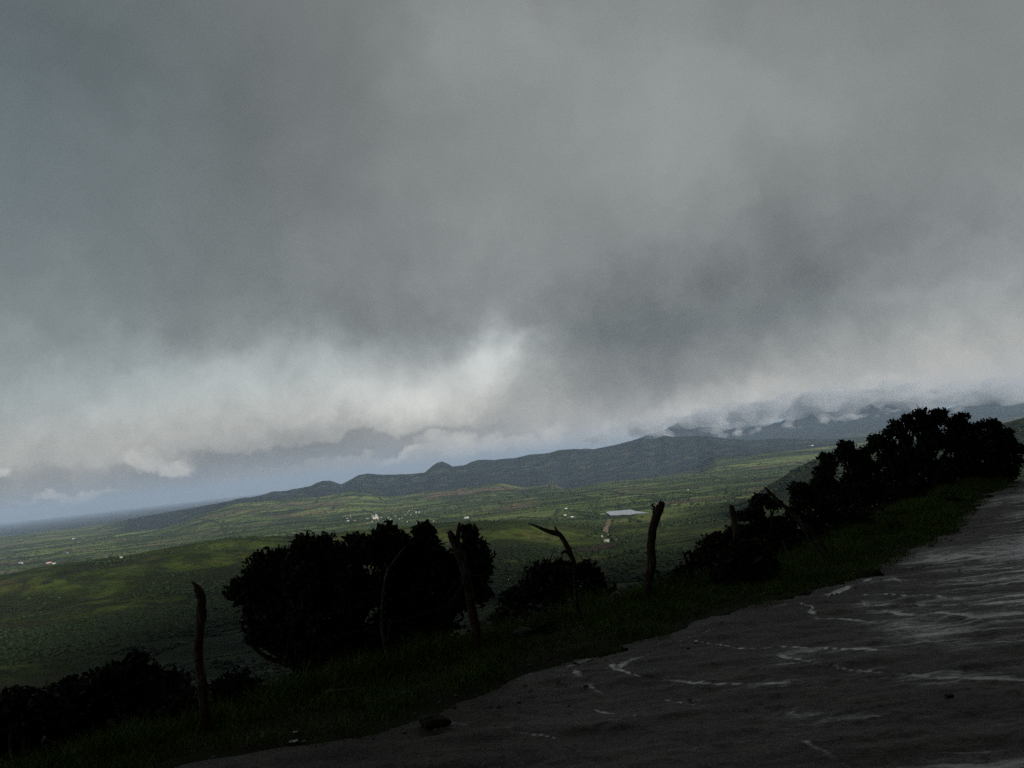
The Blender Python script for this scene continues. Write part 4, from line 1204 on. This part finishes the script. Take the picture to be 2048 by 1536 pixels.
rg = np.random.default_rng(99)
cand = []
az = rg.uniform(rad(-29), rad(20), 6000); r = np.exp(rg.uniform(math.log(950), math.log(2300), 6000))
x, y = np.sin(az) * r, np.cos(az) * r
ok = (veg_ok(x, y, r) > 0.08) & (az < rad(12))
x, y, r = x[ok][:270], y[ok][:270], r[ok][:270]
z = H(x, y)
for i in range(len(x)):
    s = float(5.2 * (0.5 + 1.1 * rg.random() ** 1.6))
    t = obj('field_tree', None, None, (x[i], y[i], z[i]))
    t.scale = (s * 1.25, s * 1.25, s); t.rotation_euler.z = rg.uniform(0, 6.28)
    w_ = np.array([x[i], y[i], z[i]]) - CAM
    xp = 1024 + FPX * (w_ @ RT) / (w_ @ F)
    wh = ('left of the slanted post' if xp < 400 else 'between the slanted post and the big dark tree' if xp < 480 else 'behind the big dark tree' if xp < 905 else
          'between the forked post and the crooked post' if xp < 1140 else 'between the crooked post and the thick post' if xp < 1300 else 'right of the thick post')
    tag(t, 'small dark tree down the slope ' + wh, 'tree', 'small dark trees far down the slope ' + wh)
    obj('crown', me_cr[i % 6], t); obj('trunk', me_tr, t)


def scrub_mass(x, y, size, seed, low=True):
    rg = np.random.default_rng(seed)
    v0, f0 = ICO0 if low else ICO1
    n = len(x); z = H(x, y)
    sc = (size * (0.5 + 1.0 * rg.random(n) ** 1.5))[:, None, None]
    jit = 1 + 0.35 * rg.normal(size=(n, len(v0), 1))
    a = rg.uniform(0, 6.28, n); ca, sa = np.cos(a)[:, None], np.sin(a)[:, None]
    V = v0[None] * jit
    V = np.stack([V[..., 0] * ca - V[..., 1] * sa, V[..., 0] * sa + V[..., 1] * ca, V[..., 2] * .62], -1) * sc
    V += np.stack([x, y, z + size * 0.35], 1)[:, None, :]
    Fm = (f0[None] + (np.arange(n) * len(v0))[:, None, None]).reshape(-1, 3)
    return V.reshape(-1, 3), Fm


def cloud_of(n, a0, a1, r0, r1, thr, seed, k=1.0):
    rg = np.random.default_rng(seed)
    az = rg.uniform(rad(a0), rad(a1), n); r = np.exp(rg.uniform(math.log(r0), math.log(r1), n))
    x, y = np.sin(az) * r, np.cos(az) * r
    ok = veg_ok(x, y, r) * k > thr + 0.25 * (rg.random(n) - .5)
    return x[ok], y[ok], r[ok]


allv, allf, o = [], [], 0
sets = []
x, y, r = cloud_of(26000, -29, 29, 900, 3300, 0.0, 301); sets.append((x, y, 4.0 + .0 * r))
x, y, r = cloud_of(9000, 6, 29, 900, 3200, -0.05, 302); sets.append((x, y, 3.0 + .0 * r))
x, y, r = cloud_of(17000, -29, 29, 3300, 9500, 0.26, 303); sets.append((x, y, 3.4 + r * .0004))
x, y, r = cloud_of(9000, -29, 1, 1750, 2300, -0.15, 305); sets.append((x, y, 4.4 + .0 * r))
x, y, r = cloud_of(8000, -29, -6, 950, 1400, -0.45, 307); sets.append((x, y, 4.2 + .0 * r))
x, y, r = cloud_of(4000, -29, -3, 1350, 1500, -0.1, 306); sets.append((x, y, 4.0 + .0 * r))
x, y, r = cloud_of(6000, 9, 29, 2400, 3300, -0.15, 304); sets.append((x, y, 3.0 + .0 * r))
# hedgerows and tree lines
hx, hy = [], []
for k in range(420):
    a = rg.uniform(rad(-28), rad(26)); r = math.exp(rg.uniform(math.log(3300), math.log(9500)))
    L_ = rg.uniform(120, 520) * (0.5 + r / 5000); th = rg.choice([0.15, 0.15, 1.7]) + rg.normal() * .12
    n = int(L_ / (7 + r * .001)); s = np.linspace(-.5, .5, n) * L_ + rg.normal(size=n) * 3
    hx.append(math.sin(a) * r + np.cos(th) * s + rg.normal(size=n) * 3); hy.append(math.cos(a) * r + np.sin(th) * s + rg.normal(size=n) * 3)
hx, hy = np.concatenate(hx), np.concatenate(hy)
sets.append((hx, hy, 3.2 + np.hypot(hx, hy) * .0004))
# trees of the village
vx, vy = [], []
for (x0, x1, y0, y1, n) in ((685, 760, 1038, 1046, 260), (755, 850, 1024, 1042, 300), (1195, 1300, 1008, 1020, 200), (640, 700, 1040, 1052, 70), (1190, 1212, 1060, 1080, 30), (850, 1000, 1016, 1032, 120)):
    for _ in range(n // 2):
        sx = rg.uniform(x0, x1); t = (sx - x0) / (x1 - x0)
        sy = rg.uniform(y0, y1) if x1 - x0 < 50 else (y1 + (y0 - y1) * t) + rg.normal() * (y1 - y0) * .22
        q, _r = hit(sx, sy, 2000)
        vx.append(q[0] + rg.normal() * 10); vy.append(q[1] + rg.normal() * 30)
vx, vy = np.array(vx), np.array(vy)
sets.append((vx, vy, np.full(len(vx), 6.0)))
lk, _ = hit(1250, 1026)
for x, y, s in sets:
    a_ = np.arctan2(x, y); rr2 = np.hypot(x, y)
    ax, ay = 1024 + 0 * x, 0
    keep = ~((np.abs(a_ - math.atan2(lk[0], lk[1])) < rad(1.35)) & (np.abs(rr2 - np.hypot(lk[0], lk[1])) < 330))
    v, f = scrub_mass(x[keep], y[keep], s[keep], len(x))
    allv.append(v); allf.append(f + o); o += len(v)
tag(obj('scrub', mesh('scrub', np.concatenate(allv), np.concatenate(allf), M_SCRUB)), 'dark scrub and hedgerows over the valley floor', None, None, 'stuff')

# ------------------------------------------------------------------ air
hz = bpy.data.materials.new('haze_air'); hz.use_nodes = True
nt = hz.node_tree; nt.nodes.clear()
gv = G(nt)
vol = gv.n('ShaderNodeVolumePrincipled')
vol.inputs['Color'].default_value = (0.60, 0.77, 1.0, 1)
vol.inputs['Density'].default_value = 2.5e-5
vol.inputs['Anisotropy'].default_value = 0.0
mo = gv.n('ShaderNodeOutputMaterial'); nt.links.new(vol.outputs[0], mo.inputs['Volume'])
v, f = box(-112000, 112000, -112000, 112000, -600, 960)
tag(obj('haze', mesh('haze', v, f, hz)), 'thin blue haze over the whole valley', None, None, 'stuff')

# mist lying against the far mountains, beyond the wooded range
mi = bpy.data.materials.new('mist_vapour'); mi.use_nodes = True
nt = mi.node_tree; nt.nodes.clear(); gv = G(nt)
vol = gv.n('ShaderNodeVolumePrincipled')
vol.inputs['Color'].default_value = (.84, .86, .88, 1)
vol.inputs['Density'].default_value = 0.0034
mo = gv.n('ShaderNodeOutputMaterial'); nt.links.new(vol.outputs[0], mo.inputs['Volume'])


def mist(lobes, r, seed, vox=45):
    rg = np.random.default_rng(seed)
    parts = []
    for (x, y, rx, ry) in lobes:
        n = max(5, int(rx / ry * 6))
        for _ in range(n):
            q = rg.normal(size=2) * .5
            d = pix(x + q[0] * rx, y + q[1] * ry)
            dist = r * (1 + .02 * rg.normal()) / math.hypot(d[0], d[1])
            c = CAM + d * dist
            m_ = ry * dist / FPX * (0.25 + .6 * rg.random() ** 1.5)
            v, f = ICO2
            v = v * (1 + .5 * n3(v, .6, int(rg.integers(999))))[:, None] * [1.7, 1.2, 0.9] * m_
            parts.append((v + c, f))
    v, f = join(parts)
    c = v.mean(0)
    o = obj('mist', mesh('mist', v - c, f, mi), None, c)
    md = o.modifiers.new('union', 'REMESH'); md.mode = 'VOXEL'; md.voxel_size = vox
    tag(o, 'white mist hanging against the far mountains', None, None, 'stuff')


mist([(1445, 872, 18, 6), (1470, 868, 14, 7), (1480, 862, 6, 8), (1505, 864, 10, 5), (1525, 858, 22, 7), (1550, 854, 12, 5), (1575, 846, 8, 10), (1592, 856, 14, 5), (1618, 858, 18, 5), (1640, 850, 14, 6),
      (1650, 836, 16, 8), (1676, 842, 22, 8), (1700, 836, 18, 7), (1720, 832, 18, 7), (1745, 830, 18, 6), (1775, 824, 22, 6), (1800, 822, 14, 6)], 19600, 1)
mist([(1660, 816, 10, 12), (1688, 812, 8, 12), (1712, 808, 12, 10), (1735, 806, 8, 14), (1765, 804, 10, 12), (1790, 800, 10, 12), (1700, 794, 110, 20), (1800, 790, 110, 20), (1560, 822, 80, 22), (1650, 806, 70, 22), (1750, 800, 100, 20),
      (1480, 838, 80, 22), (1400, 840, 70, 20), (1330, 852, 50, 18), (1500, 830, 60, 16), (1270, 862, 34, 12), (1225, 874, 30, 10), (1180, 884, 24, 8), (1300, 868, 14, 6), (1860, 802, 80, 22), (1950, 794, 90, 22), (2040, 790, 70, 22), (1850, 820, 24, 9)], 20300, 2)
